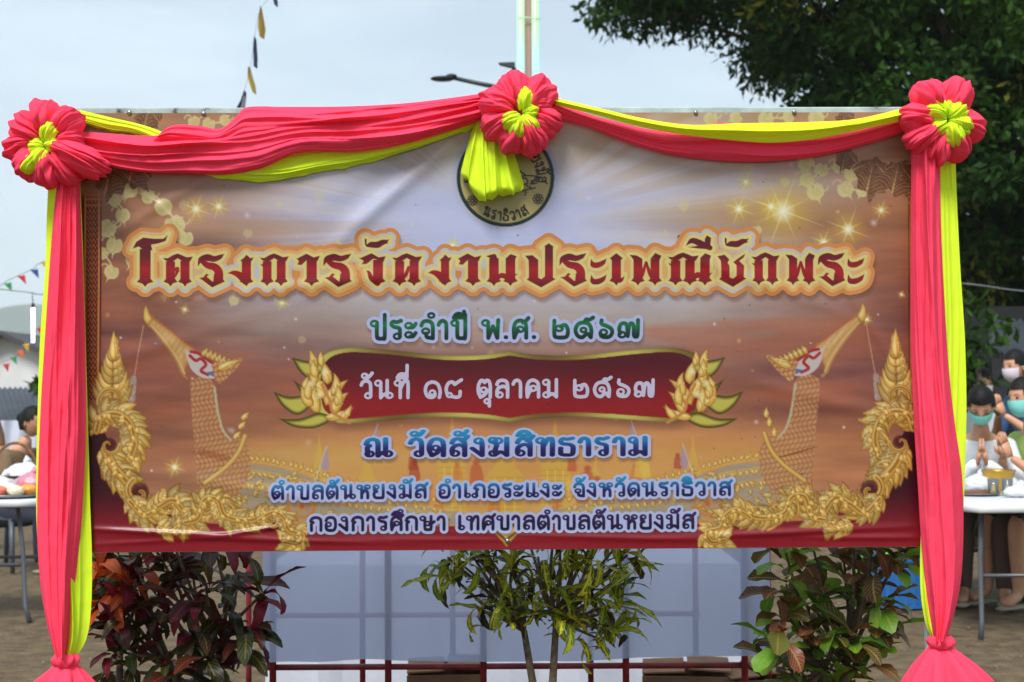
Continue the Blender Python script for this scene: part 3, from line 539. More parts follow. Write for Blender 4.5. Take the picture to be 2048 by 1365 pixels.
def all_lines():
    out = []
    D, X, Y = title_field(); D = D + 1.2; n = vnoise(X.shape, 150, 60, 40, 3)
    red = vgrad(Y, (460, (96, 20, 34)), (515, (112, 20, 32)), (540, (178, 26, 36)), (560, (150, 22, 34)), (575, (96, 16, 32)))
    rim = lerp(rgb(224, 148, 78), rgb(204, 198, 206), sstep(.50, .66, n)[..., None]); inner = lerp(rgb(232, 180, 110), rgb(206, 200, 196), sstep(.38, .58, n)[..., None])
    out.append(('title_lettering', 20.5, D, X, Y, band(D, (0, red), (6.0, rgb(230, 214, 132)), (12.5, inner), (99, rgb(222, 146, 78)))))
    D, X, Y = text_line('ประจำปี พ.ศ. ๒๕๖๗', 744, 1276, 678, 675, 35, 4.0, 7)
    out.append(('year_lettering', 6.5, D, X, Y, band(D, (0, vgrad(Y, (632, (20, 60, 40)), (650, (24, 120, 72)), (664, (20, 74, 50)), (680, (14, 34, 34)))), (99, PALE))))
    D, X, Y = text_line('วันที่ ๑๘ ตุลาคม ๒๕๖๗', 722, 1306, 796, 793, 34, 3.5, 1)
    out.append(('date_lettering', 0., D, X, Y, np.broadcast_to(rgb(206, 198, 222), D.shape + (3,))))
    D, X, Y = text_line('ณ วัดสังฆสิทธาราม', 732, 1293, 912, 909, 34, 5.4, 8, (1, 1.6), .2)
    out.append(('temple_lettering', 6.5, D, X, Y, band(D, (0, vgrad(Y, (862, (40, 150, 196)), (882, (36, 120, 180)), (897, (40, 40, 110)), (912, (34, 18, 70)))), (99, PALE))))
    D, X, Y = text_line('ตำบลตันหยงมัส อำเภอระแงะ จังหวัดนราธิวาส', 546, 1460, 997, 989, 25, 2.95, 6)
    sl = (X - 546) / 914 * -8
    out.append(('district_lettering', 5.5, D, X, Y, band(D, (0, vgrad(Y - sl, (962, (44, 150, 196)), (976, (34, 104, 160)), (986, (36, 40, 104)), (998, (32, 20, 70)))), (99, PALE))))
    D, X, Y = text_line('กองการศึกษา เทศบาลตำบลตันหยงมัส', 622, 1387, 1060, 1055, 26, 3.05, 6)
    out.append(('office_lettering', 5.5, D, X, Y, band(D, (0, vgrad(Y, (1028, (56, 32, 84)), (1060, (26, 18, 50)))), (99, PALE))))
    return out
def emblem(cv):
    ex, ey, R = 1011, 358, 97
    bx = cv.box(ex - 120, ey - 120, ex + 120, ey + 120); X, Y = cv.X[bx], cv.Y[bx]; d = np.hypot(X - ex, Y - ey)
    cv.put(bx, sstep(112, 99, d), rgb(198, 198, 226)); cv.put(bx, sstep(R + .7, R - .7, d), rgb(24, 50, 42)); cv.put(bx, sstep(R - 6.3, R - 7.7, d), rgb(202, 184, 122))
    def arc_text(t, a0, a1, rad, h, top):
        S, w = layout(t, .2)
        for P, _ in S:
            q = []
            for x, y in P:
                a = a0 + (a1 - a0) * x / w; r = rad + (y - .5) * h * (1 if top else -1); q.append((ex + r * np.cos(a), ey + r * np.sin(a)))
            cv.line(np.array(q), 1.5, rgb(30, 26, 22))
    arc_text('เทศบาลตำบลตันหยงมัส', -np.pi - .12, .12, 72, 18, True); arc_text('นราธิวาส', 2.16, .98, 76, 17, False)
    for x, y in ((945, 403), (1076, 400)):
        for k in range(8): cv.line(np.array(arc(x + 7.5 * np.cos(k * .785), y + 7.5 * np.sin(k * .785), 2.9, 7)), .9, rgb(40, 32, 24))
        cv.line(np.array(arc(x, y, 2.5, 7)), .9, rgb(40, 32, 24))
    dk = rgb(36, 26, 34)
    for P in ([(1040, 357), (1052, 353), (1074, 355)], [(1040, 362), (1050, 358), (1056, 366), (1048, 372)], [(1072, 356), (1066, 366), (1060, 370)], [(1062, 364), (1072, 363)], [(1064, 370), (1073, 368)], [(1046, 384), (1058, 380), (1070, 378)], [(1052, 386), (1050, 392)], [(960, 350), (985, 335), (1010, 352), (1030, 340), (1050, 352)], [(955, 372), (1000, 366), (1040, 374)]):
        cv.line(smooth(P, 4), 1.3, dk)
    for x, y in ((1052, 370), (1055, 374), (1060, 376)): cv.glow(x, y, 2.4, dk, 1, .4)
def printed_shadow(cv, lines):
    for name, dm, D, X, Y, C in lines:
        if name == 'date_lettering': continue
        dy, dx = (7, 2) if name != 'title_lettering' else (9, 3)
        bx = cv.box(X[0, 0] + dx, Y[0, 0] + dy, X[0, -1] + dx - 1, Y[-1, 0] + dy - 1); s = cv.C[bx].shape[:2]
        cv.put(bx, .42 * sstep(dm + 5, dm - 5, D[:s[0], :s[1]]), rgb(104, 66, 52))
# ------------------------------------------------------------------ ground and far hills
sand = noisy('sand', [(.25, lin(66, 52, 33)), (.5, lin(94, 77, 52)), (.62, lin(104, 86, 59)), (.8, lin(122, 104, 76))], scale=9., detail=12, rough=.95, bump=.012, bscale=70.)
def make_ground():
    xs = np.r_[-4000, -900, -200, -60, -25, np.linspace(-12, 12, 121), 25, 60, 200, 900, 4000]; ys = np.r_[-300, -60, -15, np.linspace(-6, 16, 111), 25, 50, 120, 400, 1200, 6000]
    X, Y = np.meshgrid(xs, ys); Z = np.zeros_like(X)
    for i in range(X.shape[0]):
        for j in range(X.shape[1]):
            if abs(X[i, j]) < 13 and -7 < Y[i, j] < 17: Z[i, j] = .018 * (mnoise.noise((X[i, j] * 1.3, Y[i, j] * 1.3, 0)) + .6 * mnoise.noise((X[i, j] * 4, Y[i, j] * 4, 3))) - .012
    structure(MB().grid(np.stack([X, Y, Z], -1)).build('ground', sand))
make_ground()
def gravel():
    r = np.random.default_rng(2); n = 9000; xs = r.uniform(-6.5, 6.5, n); ys = r.uniform(1.2, 9, n); s = r.uniform(.003, .011, n)
    base = np.array([(1, 0, 0), (0, 1, 0), (-1, 0, 0), (0, -1, 0), (0, 0, .8)]); F = np.array([(0, 1, 4), (1, 2, 4), (2, 3, 4), (3, 0, 4)])
    a = r.uniform(0, 6.28, n); R = base[None] * s[:, None, None] * r.uniform(.6, 1.3, (n, 5, 1)); x = R[..., 0] * np.cos(a)[:, None] - R[..., 1] * np.sin(a)[:, None]; y = R[..., 0] * np.sin(a)[:, None] + R[..., 1] * np.cos(a)[:, None]
    V = np.stack([x + xs[:, None], y + ys[:, None], R[..., 2] + .004], -1).reshape(-1, 3); FF = (F[None] + 5 * np.arange(n)[:, None, None]).reshape(-1, 3)
    o = link('gravel', fast_mesh('gravel', V, FF), noisy('grit', [(.3, lin(62, 50, 38)), (.7, lin(124, 110, 94))], scale=30), smooth=False); o['kind'] = 'stuff'; o['label'] = 'loose pale grit scattered over the sandy ground'; o['category'] = 'gravel'
gravel()
def hills():
    xs = np.linspace(-1500, 1200, 160); ys = np.linspace(1300, 2200, 26); V = np.zeros((26, 160, 3))
    for i, y in enumerate(ys):
        for j, x in enumerate(xs):
            e = math.sin(math.pi * min(1, (i + .0) / 12.) / 2) if i < 12 else math.cos((i - 12) / 14 * 1.5)
            h = 76 * math.exp(-((x + 545) / 450) ** 2) + 22 * mnoise.noise((x / 240, y / 360, 1)) + 9 * mnoise.noise((x / 66, y / 84, 5)) + 26
            V[i, j] = (x, y, max(-2, e * h))
    structure(MB().grid(V).build('hills', noisy('hill_forest', [(.3, lin(44, 66, 46)), (.7, lin(74, 96, 66))], scale=.03, rough=1.)))
hills()
# ------------------------------------------------------------------ the printed board
def warp(px, py):
    """gentle billow and creases of the stretched vinyl, metres towards the viewer"""
    px = np.asarray(px, float); py = np.asarray(py, float); d = np.zeros(np.shape(px))
    ax, ay, bx, by = 905., 285., 690., 475.; L = math.hypot(bx - ax, by - ay); nx, ny = -(by - ay) / L, (bx - ax) / L
    u = ((px - ax) * (bx - ax) + (py - ay) * (by - ay)) / L ** 2; v = (px - ax) * nx + (py - ay) * ny
    d += .0055 * np.exp(-(v / 16) ** 2) * sstep(-.25, .1, u) * sstep(1.35, .7, u); d -= .004 * np.exp(-((v - 40) / 26) ** 2) * sstep(-.2, .2, u) * sstep(1.3, .7, u)
    for x0, y0, ang, ln, wd, am in [(240, 340, .75, 150, 9, .003), (330, 410, -.55, 160, 12, .0025), (640, 570, -.12, 240, 14, .002), (1500, 560, .35, 200, 14, .002), (1730, 640, 1.0, 160, 12, .002), (300, 700, -.3, 220, 16, .002), (1650, 800, .25, 200, 15, .002), (520, 980, .15, 260, 14, .002),
                                    (350, 1066, .05, 190, 6, .0045), (600, 1082, .03, 260, 5, .004), (270, 1085, -.06, 120, 5, .004), (880, 1080, .0, 200, 6, .003), (1250, 1076, .03, 260, 6, .003), (1560, 1065, -.05, 220, 7, .004), (1730, 1075, .0, 120, 6, .004), (500, 1062, -.15, 60, 5, .004)]:
        c, s = math.cos(ang), math.sin(ang); u = (px - x0) * c + (py - y0) * s; v = -(px - x0) * s + (py - y0) * c
        d += am * np.exp(-(v / wd) ** 2 - (u / ln) ** 2)
    d += .0016 * np.sin(px * .0071 + 1.) * np.sin(py * .009 + .4) + .0006 * np.sin(px * .021 + py * .013)
    d = d * 1.7; edge = np.minimum(np.minimum(px - 152, 1850 - px), np.minimum(py - 222, 1100 - py)); return d * sstep(0, 40, edge)
vin = M('printed_vinyl', rough=.32, Specular_IOR_Level=.28); Nn, Ln, Bn = nodes(vin); va = Nn.new('ShaderNodeVertexColor'); va.layer_name = 'paint'; Ln.new(va.outputs[0], Bn.inputs['Base Color'])
tcv = Nn.new('ShaderNodeTexCoord'); zv = Nn.new('ShaderNodeTexNoise'); zv.inputs['Scale'].default_value = 26; zv.inputs['Detail'].default_value = 4; Ln.new(tcv.outputs['Object'], zv.inputs['Vector'])
bv = Nn.new('ShaderNodeBump'); bv.inputs['Distance'].default_value = .002; bv.inputs['Strength'].default_value = .5; Ln.new(zv.outputs['Fac'], bv.inputs['Height']); Ln.new(bv.outputs[0], Bn.inputs['Normal'])
PRINT_K = .56                              # ink reflectance for a photo value under this light
paintm = noisy('chipped_paint', [(.30, lin(60, 52, 44)), (.36, lin(140, 152, 148)), (.6, lin(168, 184, 180)), (.72, lin(186, 198, 194))], scale=14, detail=10, rough=.55, bump=.001, bscale=60)
board = thing('event_banner', 'wide printed vinyl banner with red Thai title on pale metal frame', 'banner', (float(on_board(1010., 1700.)[0]), 0, 0))
bo = np.array(board.location)
def bbuild(mb, name, mat, parent=board, smooth=True, bevel=0.):
    mb.v = [v - bo for v in mb.v]; return mb.build(name, mat, parent, smooth, bevel)
cv = paint_print(); LINES = all_lines(); emblem(cv); printed_shadow(cv, LINES)
rr_ = np.random.default_rng(77)
for k in range(60): cv.glow(rr_.uniform(200, 1820), rr_.uniform(240, 1080), rr_.uniform(1.0, 2.2), rgb(44, 34, 32), .7, .5)   # specks of dirt
cv.glow(1358, 476, 5, rgb(30, 20, 20), 1, .3)
def make_sheet():
    nu, nv = 950, 505; U, Vv = np.meshgrid(np.linspace(0, 1, nu), np.linspace(0, 1, nv))
    c = on_board(np.array([150., 1850., 1858., 146.]), np.array([229., 227., 1092., 1104.])); P = (c[0] * ((1 - U) * (1 - Vv))[..., None] + c[1] * (U * (1 - Vv))[..., None] + c[2] * (U * Vv)[..., None] + c[3] * ((1 - U) * Vv)[..., None])
    d = (P - CP) @ CR; px = 1024 - d[..., 0] / d[..., 2] * FPX; py = 682.5 + d[..., 1] / d[..., 2] * FPX
    x = np.clip(px - CX0, 0, CW - 2); y = np.clip(py - CY0, 0, CH - 2); x0 = x.astype(int); y0 = y.astype(int); fx = (x - x0)[..., None]; fy = (y - y0)[..., None]; C = np.clip(cv.C, 0, 1)
    col = C[y0, x0] * (1 - fx) * (1 - fy) + C[y0, x0 + 1] * fx * (1 - fy) + C[y0 + 1, x0] * (1 - fx) * fy + C[y0 + 1, x0 + 1] * fx * fy
    P[..., 1] -= .016 + warp(px, py); i = (np.arange(nv - 1)[:, None] * nu + np.arange(nu - 1)[None]).ravel(); F = np.stack([i, i + nu, i + nu + 1, i + 1], -1)
    me = fast_mesh('vinyl_sheet', P.reshape(-1, 3) - bo, F, np.clip(linA(col.reshape(-1, 3)) * PRINT_K, 0, .92)); o = link('vinyl_sheet', me, vin, board); o['label'] = 'sunset coloured vinyl print with gilt swan boats and crimson border'
make_sheet()
LLAB = {'title_lettering': 'large dark red pointed Thai title with yellow and orange outline', 'year_lettering': 'green Thai line giving the year, white outline', 'date_lettering': 'plain white Thai date on the crimson panel', 'temple_lettering': 'blue to violet Thai temple name with white outline', 'district_lettering': 'small blue Thai line naming the district', 'office_lettering': 'small dark violet Thai line at the bottom'}
def make_lines():
    for name, dm, D, X, Y, C in LINES:
        h, w_ = D.shape; inn = D < dm; cell = inn[:-1, :-1] | inn[1:, :-1] | inn[:-1, 1:] | inn[1:, 1:]; gy, gx = np.gradient(D); gl = np.hypot(gx, gy) + 1e-6
        e = np.where(inn, 0, np.clip(D - dm, 0, 2.)); px = X - e * gx / gl; py = Y - e * gy / gl
        i, j = np.nonzero(cell); q = i * w_ + j; F = np.stack([q, q + w_, q + w_ + 1, q + 1], -1); used, inv = np.unique(F, return_inverse=True)
        px, py = px.ravel()[used], py.ravel()[used]; P = on_board(px, py); P[:, 1] -= .0168 + warp(px, py)
        me = fast_mesh(name, P - bo, inv.reshape(-1, 4), np.clip(linA(C.reshape(-1, 3)[used]) * PRINT_K, 0, .92)); o = link(name, me, vin, board); o['label'] = LLAB[name]
make_lines()
def rail(pts, hw, hd, name, Yoff=0.):
    (xa, ya), (xb, yb) = pts; a = on_board(np.array(float(xa)), np.array(float(ya))); b = on_board(np.array(float(xb)), np.array(float(yb))); n = 60; mb = MB(); V = np.zeros((n, 8, 3)); bev = .003
    prof = [(-hd, -hw + bev), (-hd, hw - bev), (-hd + bev, hw), (hd - bev, hw), (hd, hw - bev), (hd, -hw + bev), (hd - bev, -hw), (-hd + bev, -hw)]
    vert = abs(b[2] - a[2]) > abs(b[0] - a[0])
    for i in range(n):
        c = a + (b - a) * i / (n - 1)
        for k, (dy, dz) in enumerate(prof): V[i, k] = c + (np.array([dz, dy + Yoff, 0]) if vert else np.array([0, dy + Yoff, dz]))
    mb.grid(V, True); mb.f += [tuple(mb.n - 8 + k for k in range(8)), tuple(range(8))[::-1]]; return bbuild(mb, name, paintm, smooth=False)
TOP = rail([(142, 226), (1862, 224)], .0125, .0125, 'top_rail'); BOT = rail([(138, 1098), (1868, 1086)], .0105, .0125, 'bottom_rail')
for a, b in (((152, 238), (126, 1732)), ((1846, 236), (1872, 1722))):
    p = rail([a, b], .0125, .0125, 'post', .026)
for px, py in ((1015, 1081), (262, 228), (410, 230), (1390, 228), (1586, 227), (1010, 229)):
    q = on_board(np.array(float(px)), np.array(float(py))); mb = MB(); mb.ball(q + [0, -.019, 0], (.007, .004, .007), 10, 6); bbuild(mb, 'bolt', parent=BOT if py > 900 else TOP, mat=M('steel', lin(150, 150, 150), .35, Metallic=1.))
# ------------------------------------------------------------------ festoons of pink and yellow cloth
def cloth(name, col):
    m = M(name, col, .9, Specular_IOR_Level=.06); N, L, b = nodes(m); t = N.new('ShaderNodeTexCoord')
    z = N.new('ShaderNodeTexNoise'); z.inputs['Scale'].default_value = 420; z.inputs['Detail'].default_value = 2; L.new(t.outputs['Object'], z.inputs['Vector'])
    z2 = N.new('ShaderNodeTexNoise'); z2.inputs['Scale'].default_value = 22; z2.inputs['Detail'].default_value = 4; L.new(t.outputs['Object'], z2.inputs['Vector'])
    a = N.new('ShaderNodeMath'); a.operation = 'MULTIPLY_ADD'; a.inputs[1].default_value = .08; L.new(z.outputs['Fac'], a.inputs[0]); L.new(z2.outputs['Fac'], a.inputs[2])
    u = N.new('ShaderNodeBump'); u.inputs['Distance'].default_value = .005; u.inputs['Strength'].default_value = .6; L.new(a.outputs[0], u.inputs['Height']); L.new(u.outputs[0], b.inputs['Normal'])
    tr = N.new('ShaderNodeBsdfTranslucent'); tr.inputs['Color'].default_value = col; mx = N.new('ShaderNodeMixShader'); mx.inputs[0].default_value = .22; o = N['Material Output']
    L.new(b.outputs[0], mx.inputs[1]); L.new(tr.outputs[0], mx.inputs[2]); L.new(mx.outputs[0], o.inputs[0]); return m
PINK = cloth('pink_cloth', (1., .075, .15, 1)); YEL = cloth('yellow_cloth', (.73, .95, .04, 1))
def curve(P, n):
    Q = smooth(P, 12); s = np.r_[0, np.cumsum(np.hypot(*np.diff(Q, axis=0).T))]; t = np.linspace(0, s[-1], n); return np.c_[np.interp(t, s, Q[:, 0]), np.interp(t, s, Q[:, 1])]
def nz1(x, y, z=0.): return mnoise.noise((x, y, z))
def ribbon(A, Bc, depth, folds, amp, seed, bulge=.02, nt=150, ns=64, drift=1.5, pinch=(1, 1), ragged=0., depth2=None):
    """a gathered strip of cloth between two edge lines; folds run along it, wandering and merging"""
    a, b = curve(A, nt), curve(Bc, nt); V = np.zeros((nt, ns, 3)); r = random.Random(seed)
    ridg = [(r.uniform(.06, .94), r.uniform(.035, .12), r.uniform(.4, 1.15), r.uniform(0, 50), r.uniform(-.18, .18)) for _ in range(folds)]
    for i in range(nt):
        t = i / (nt - 1)
        for j in range(ns):
            s = j / (ns - 1); p = a[i] * (1 - s) + b[i] * s; h = 0.
            for c, wd, am, sd_, sl in ridg:
                cc = c + sl * (t - .5) + .10 * drift * nz1(t * 2.2, sd_); fade = .35 + .65 * max(0, min(1, .5 + 1.4 * nz1(t * 2.8 + 7, sd_)))
                x = (s - cc) / (wd * (.85 + .5 * nz1(t * 3, sd_ + 9))); h += am * fade * math.exp(-abs(x) ** 1.25)
            h += .25 * nz1(t * 9 + seed, s * 5) + .12 * nz1(t * 22 + seed, s * 9)
            e = math.sin(math.pi * min(1, max(0, s))) ** .6; y = depth if depth2 is None else depth + (depth2 - depth) * t
            V[i, j] = on_board(np.array(p[0]), np.array(p[1] + (ragged * nz1(t * 40, 3.3) if j > ns - 4 else 0)), -(y - bulge * e - amp * h * (.35 + .65 * e)))
    return V
def swag(name, label, layers, group):
    root = thing(name, label, 'drapery', tuple(on_board(np.array(layers[0][2][0][0] * 1.), np.array(layers[0][2][0][1] * 1.))), group=group); o = np.array(root.location)
    for nm, mat, A, Bc, kw in layers:
        mb = MB().grid(ribbon(A, Bc, **kw)); mb.v = [v - o for v in mb.v]; mb.build(nm, mat, root)
    return root
swag('cloth_swag', 'twisted pink and yellow swag flipped over the top rail between two rosettes', [
  ('pink_cloth', PINK, [(120, 262), (200, 266), (290, 272), (345, 268), (420, 262), (500, 258), (600, 246), (700, 240), (830, 224), (990, 196)], [(130, 300), (205, 330), (290, 345), (370, 347), (450, 350), (520, 338), (600, 306), (700, 304), (800, 290), (900, 262), (990, 232)], dict(depth=-.036, folds=11, amp=.026, seed=3, bulge=.03, drift=2.4)),
  ('pink_upper_cloth', PINK, [(325, 262), (350, 250), (400, 252), (440, 258), (470, 236), (490, 216), (530, 213), (560, 214), (700, 213), (830, 205), (990, 184)], [(290, 300), (340, 312), (420, 308), (470, 304), (520, 300), (560, 296), (610, 290), (690, 284), (780, 268), (870, 246), (990, 222)], dict(depth=-.028, folds=11, amp=.024, seed=11, bulge=.02, drift=2.4)),
  ('yellow_cloth', YEL, [(110, 214), (150, 219), (220, 235), (300, 255), (420, 300), (520, 312), (640, 300), (800, 276), (990, 220)], [(120, 236), (160, 246), (220, 262), (290, 276), (400, 343), (480, 363), (560, 362), (640, 344), (720, 330), (850, 292), (990, 240)], dict(depth=-.022, folds=6, amp=.010, seed=5, bulge=.012, ragged=5.))], 'festoon swags along the top rail')
swag('cloth_swag', 'smooth sagging swag with yellow cloth lying above the pink cloth', [
  ('pink_cloth', PINK, [(1100, 192), (1160, 222), (1230, 243), (1330, 262), (1450, 246), (1560, 262), (1680, 262), (1830, 222)], [(1100, 236), (1180, 256), (1260, 287), (1340, 309), (1440, 322), (1540, 323), (1640, 312), (1730, 290), (1830, 258)], dict(depth=-.030, folds=12, amp=.013, seed=23, bulge=.020)),
  ('yellow_cloth', YEL, [(1085, 190), (1200, 217), (1290, 238), (1380, 250), (1480, 247), (1600, 245), (1700, 240), (1770, 226), (1822, 212)], [(1085, 204), (1200, 232), (1290, 256), (1380, 272), (1470, 282), (1550, 286), (1640, 277), (1740, 256), (1822, 238)], dict(depth=-.074, folds=10, amp=.012, seed=29, bulge=.014))], 'festoon swags along the top rail')
def drape(label, layers, knot, flare, seed):
    x, y = knot; root = thing('hanging_drape', label, 'drapery', tuple(on_board(np.array(x * 1.), np.array(1725.))), group='drapes hanging down the posts'); o = np.array(root.location)
    for nm, mat, A, Bc, kw in layers:
        mb = MB().grid(ribbon(A, Bc, nt=190, ns=80, **kw)); mb.v = [v - o for v in mb.v]; mb.build(nm, mat, root)
    c = on_board(np.array(x * 1.), np.array(y * 1.), .06)
    a = np.linspace(0, 2 * np.pi, 40, endpoint=False); V = np.zeros((9, 40, 3))          # the tie
    for i in range(9):
        q = (i / 8 - .5); rr = .030 * (1 - 1.2 * q * q)
        for j in range(40): f = 1 + .14 * math.sin(a[j] * 7 + i * .4) + .1 * nz1(a[j] * 2, i * .5, seed); V[i, j] = c + [rr * f * math.cos(a[j]) * 1.25, rr * f * math.sin(a[j]), -q * .035]
    mb = MB().grid(V, True); mb.v = [v - o for v in mb.v]; mb.build('tie', PINK, root)
    n = 150; V = np.zeros((60, n, 3)); a = np.linspace(0, 2 * np.pi, n, endpoint=False)  # skirt flaring out below the tie to the ground
    for i in range(60):
        t = i / 59; R = (.026 + .085 * min(1, t * 6) ** .8 + .03 * t)
        for j in range(n):
            f = 1 + (.16 * math.sin(a[j] * 9 + 2 * nz1(t * 2, seed)) + .10 * math.sin(a[j] * 5 + seed + t)) * min(1, t * 8 + .25) + .05 * nz1(a[j] * 3, t * 6, seed)
            V[i, j] = c + [R * f * math.cos(a[j]) + flare * t * .12, R * f * math.sin(a[j]) * .6 + .01, -.012 - (c[2] - .02) * t]
    mb = MB().grid(V, True); mb.v = [v - o for v in mb.v]; mb.build('skirt', PINK, root)
drape('pink and yellow drape tied low, yellow showing along its outer edge, by the house side', [
  ('pink_cloth', PINK, [(116, 350), (108, 420), (100, 520), (92, 640), (82, 800), (76, 950), (74, 1060), (80, 1160), (92, 1240), (112, 1318)], [(160, 350), (162, 430), (167, 560), (171, 700), (172, 860), (168, 960), (162, 1060), (152, 1150), (143, 1240), (132, 1318)], dict(depth=-.060, folds=15, amp=.024, seed=41, bulge=.022, depth2=-.050)),
  ('yellow_cloth', YEL, [(97, 350), (93, 450), (90, 540), (80, 680), (75, 830), (72, 980), (76, 1100), (90, 1220), (112, 1318)], [(160, 350), (166, 500), (172, 700), (177, 880), (180, 1000), (184, 1120), (182, 1220), (172, 1280), (148, 1322)], dict(depth=-.030, folds=12, amp=.012, seed=43, bulge=.004, depth2=-.036))], (131, 1320), -1, 2)
drape('pink drape with a broad yellow edge tied low beside the tables with people in masks', [
  ('pink_cloth', PINK, [(1822, 290), (1822, 420), (1821, 560), (1822, 700), (1828, 850), (1836, 980), (1842, 1080), (1852, 1180), (1868, 1284)], [(1880, 290), (1882, 450), (1889, 600), (1898, 740), (1910, 850), (1924, 950), (1927, 1060), (1922, 1160), (1908, 1230), (1890, 1284)], dict(depth=-.060, folds=15, amp=.024, seed=51, bulge=.022, depth2=-.050)),
  ('yellow_cloth', YEL, [(1850, 290), (1850, 500), (1848, 800), (1846, 950), (1841, 1080), (1841, 1180), (1852, 1250), (1872, 1290)], [(1910, 290), (1914, 400), (1921, 540), (1930, 680), (1933, 820), (1930, 940), (1926, 1040), (1918, 1140), (1904, 1230), (1886, 1290)], dict(depth=-.030, folds=12, amp=.012, seed=53, bulge=.004, depth2=-.036))], (1882, 1284), 1, 7)
def puff(c, axis, R, seed, squash=(1, .8, 1), nu=84, nv=40, folds=5):
    """a bunched lobe of cloth whose creases run out from where it is tied (axis points away from the tie)"""
    ax = Vector(axis).normalized(); q = Vector((0, 0, 1)).rotation_difference(ax); V = np.zeros((nv, nu, 3))
    for i in range(nv):
        e = math.pi * (i / (nv - 1) - .5)
        for j in range(nu):
            a = 2 * math.pi * j / nu; d0, d1 = math.cos(a), math.sin(a); tw = a + .5 * nz1(e * 1.3, seed * 3.1)
            k = .17 * (1 - abs(math.sin(tw * folds / 2 + 1.6 * nz1(e * 1.6, a * .5, seed)))) ** 1.2 * 2 + .07 * nz1(math.cos(a) * 2.2 + seed, math.sin(a) * 2.2, e * 1.7) + .06 * max(0, .35 - abs(nz1(math.cos(a) * 2.6 + seed, math.sin(a) * 2.6, e * 1.8 + 5))) * 2 + .02 * nz1(math.cos(a) * 5, math.sin(a) * 5 + seed, e * 4)
            d = q @ Vector((math.cos(e) * math.cos(a), math.cos(e) * math.sin(a), math.sin(e) * 1.12)); k += .07 * (1 - abs(math.sin(tw * (folds + .5) * .5 + 2.2 * nz1(e * 2.2, a, seed + 3)))) ** 2 * math.cos(e) ** .5; rr = R * (1.10 - k)
            V[i, j] = (c[0] + d.x * rr * squash[0], c[1] + d.y * rr * squash[1], c[2] + d.z * rr * squash[2])
    return MB().grid(V, True)
def petal(c, ang, R, W, H, pleats, seed, nt=54, ns=64, tilt=0.):
    """one loop of gathered cloth: pleats meet at the tie and open outwards, the loop curls over and returns behind"""
    u = np.array([math.cos(ang), 0, math.sin(ang)]); v = np.array([-math.sin(ang), 0, math.cos(ang)]); n = np.array([0, -1., 0]); V = np.zeros((nt, ns, 3)); r = random.Random(seed); p0 = r.uniform(0, 6)
    for i in range(nt):
        q = .02 + .83 * i / (nt - 1); rho = R * (.5 - .5 * math.cos(2 * math.pi * q)); hh = H * math.sin(2 * math.pi * q); wd = W * (.20 + .80 * math.sin(math.pi * min(1, q * 1.05)) ** .8); m = np.array([math.sin(2 * math.pi * q), math.cos(2 * math.pi * q)]); nr, nh = -math.cos(2 * math.pi * q), math.sin(2 * math.pi * q)
        for j in range(ns):
            s_ = j / (ns - 1) * 2 - 1; ph = pleats * s_ * math.pi / 2 + p0 + 2.0 * nz1(q * 3.4, seed * 1.7, s_ * .8) + .9 * nz1(q * 7, s_ * 2, seed); pl = abs(math.sin(ph)) ** .65 + .35 * abs(math.sin(ph * 1.9 + 1)) ** .8
            am = R * .21 * math.sin(math.pi * q) ** .6 * (.22 + .78 * abs(math.sin(2 * math.pi * q))); k = am * (pl - .7) * (.55 + .9 * abs(nz1(s_ * 1.4 + seed * 3, q * 2.2))) + R * .12 * nz1(s_ * 1.8 + seed, q * 4) + R * .05 * nz1(s_ * 5 + seed, q * 11)
            P = c + u * (rho * (1 - .26 * s_ ** 4 - .10 * s_ * s_ + .06 * nz1(s_ * 2, seed * 2.3)) + nr * k) + v * (s_ * wd + R * .05 * nz1(q * 6, s_ * 3, seed)) + n * (hh * (1 - .75 * s_ * s_) + nh * k + tilt * rho); V[i, j] = P
    return MB().grid(V)
def rosette(label, px, py, petals, centre, seed):
    c0 = on_board(np.array(px * 1.), np.array(py * 1.), .088); root = thing('cloth_rosette', label, 'rosette', tuple(c0), group='gathered cloth rosettes'); k = 4.02 / FPX; r = random.Random(seed)
    for i, (a, R, W) in enumerate(petals):
        MB_ = petal(np.array([math.cos(rad(a)) * 8 * k, r.uniform(-.01, .008), math.sin(rad(a)) * 8 * k]), rad(a), R * k, W * k, R * k * r.uniform(.58, .74), r.choice((2, 3, 3, 4)), seed * 31 + i, tilt=r.uniform(-.05, .12)); MB_.build('petal', PINK, root)
    for i, (a, R, W, dx, dy) in enumerate(centre):
        MB_ = petal(np.array([dx * k, -.052 + r.uniform(-.006, .004), -dy * k]), rad(a), R * k, W * k, R * k * .62, 3, seed * 57 + i, 40, 44); MB_.build('centre_loop', YEL, root)
    q = MB().ball((0, .02, 0), (30 * k, .045, 30 * k), 28, 16, lambda d: 1 + .12 * nz1(d[0] * 4, d[1] * 4, d[2] * 4 + seed)); q.build('core', PINK, root); return root
rosette('ragged pink rosette with yellow middle on the corner by the house side', 103, 290, [(98, 78, 34), (52, 76, 32), (146, 80, 36), (186, 84, 34), (224, 80, 34), (268, 80, 32), (306, 86, 34), (334, 112, 30), (8, 58, 26), (120, 50, 26), (200, 50, 26), (256, 50, 24), (322, 60, 26)], [(70, 42, 20, 0, 2), (255, 48, 22, -4, 12), (175, 30, 18, -2, 12), (10, 28, 16, 0, 10), (232, 44, 18, -10, 26)], 1)
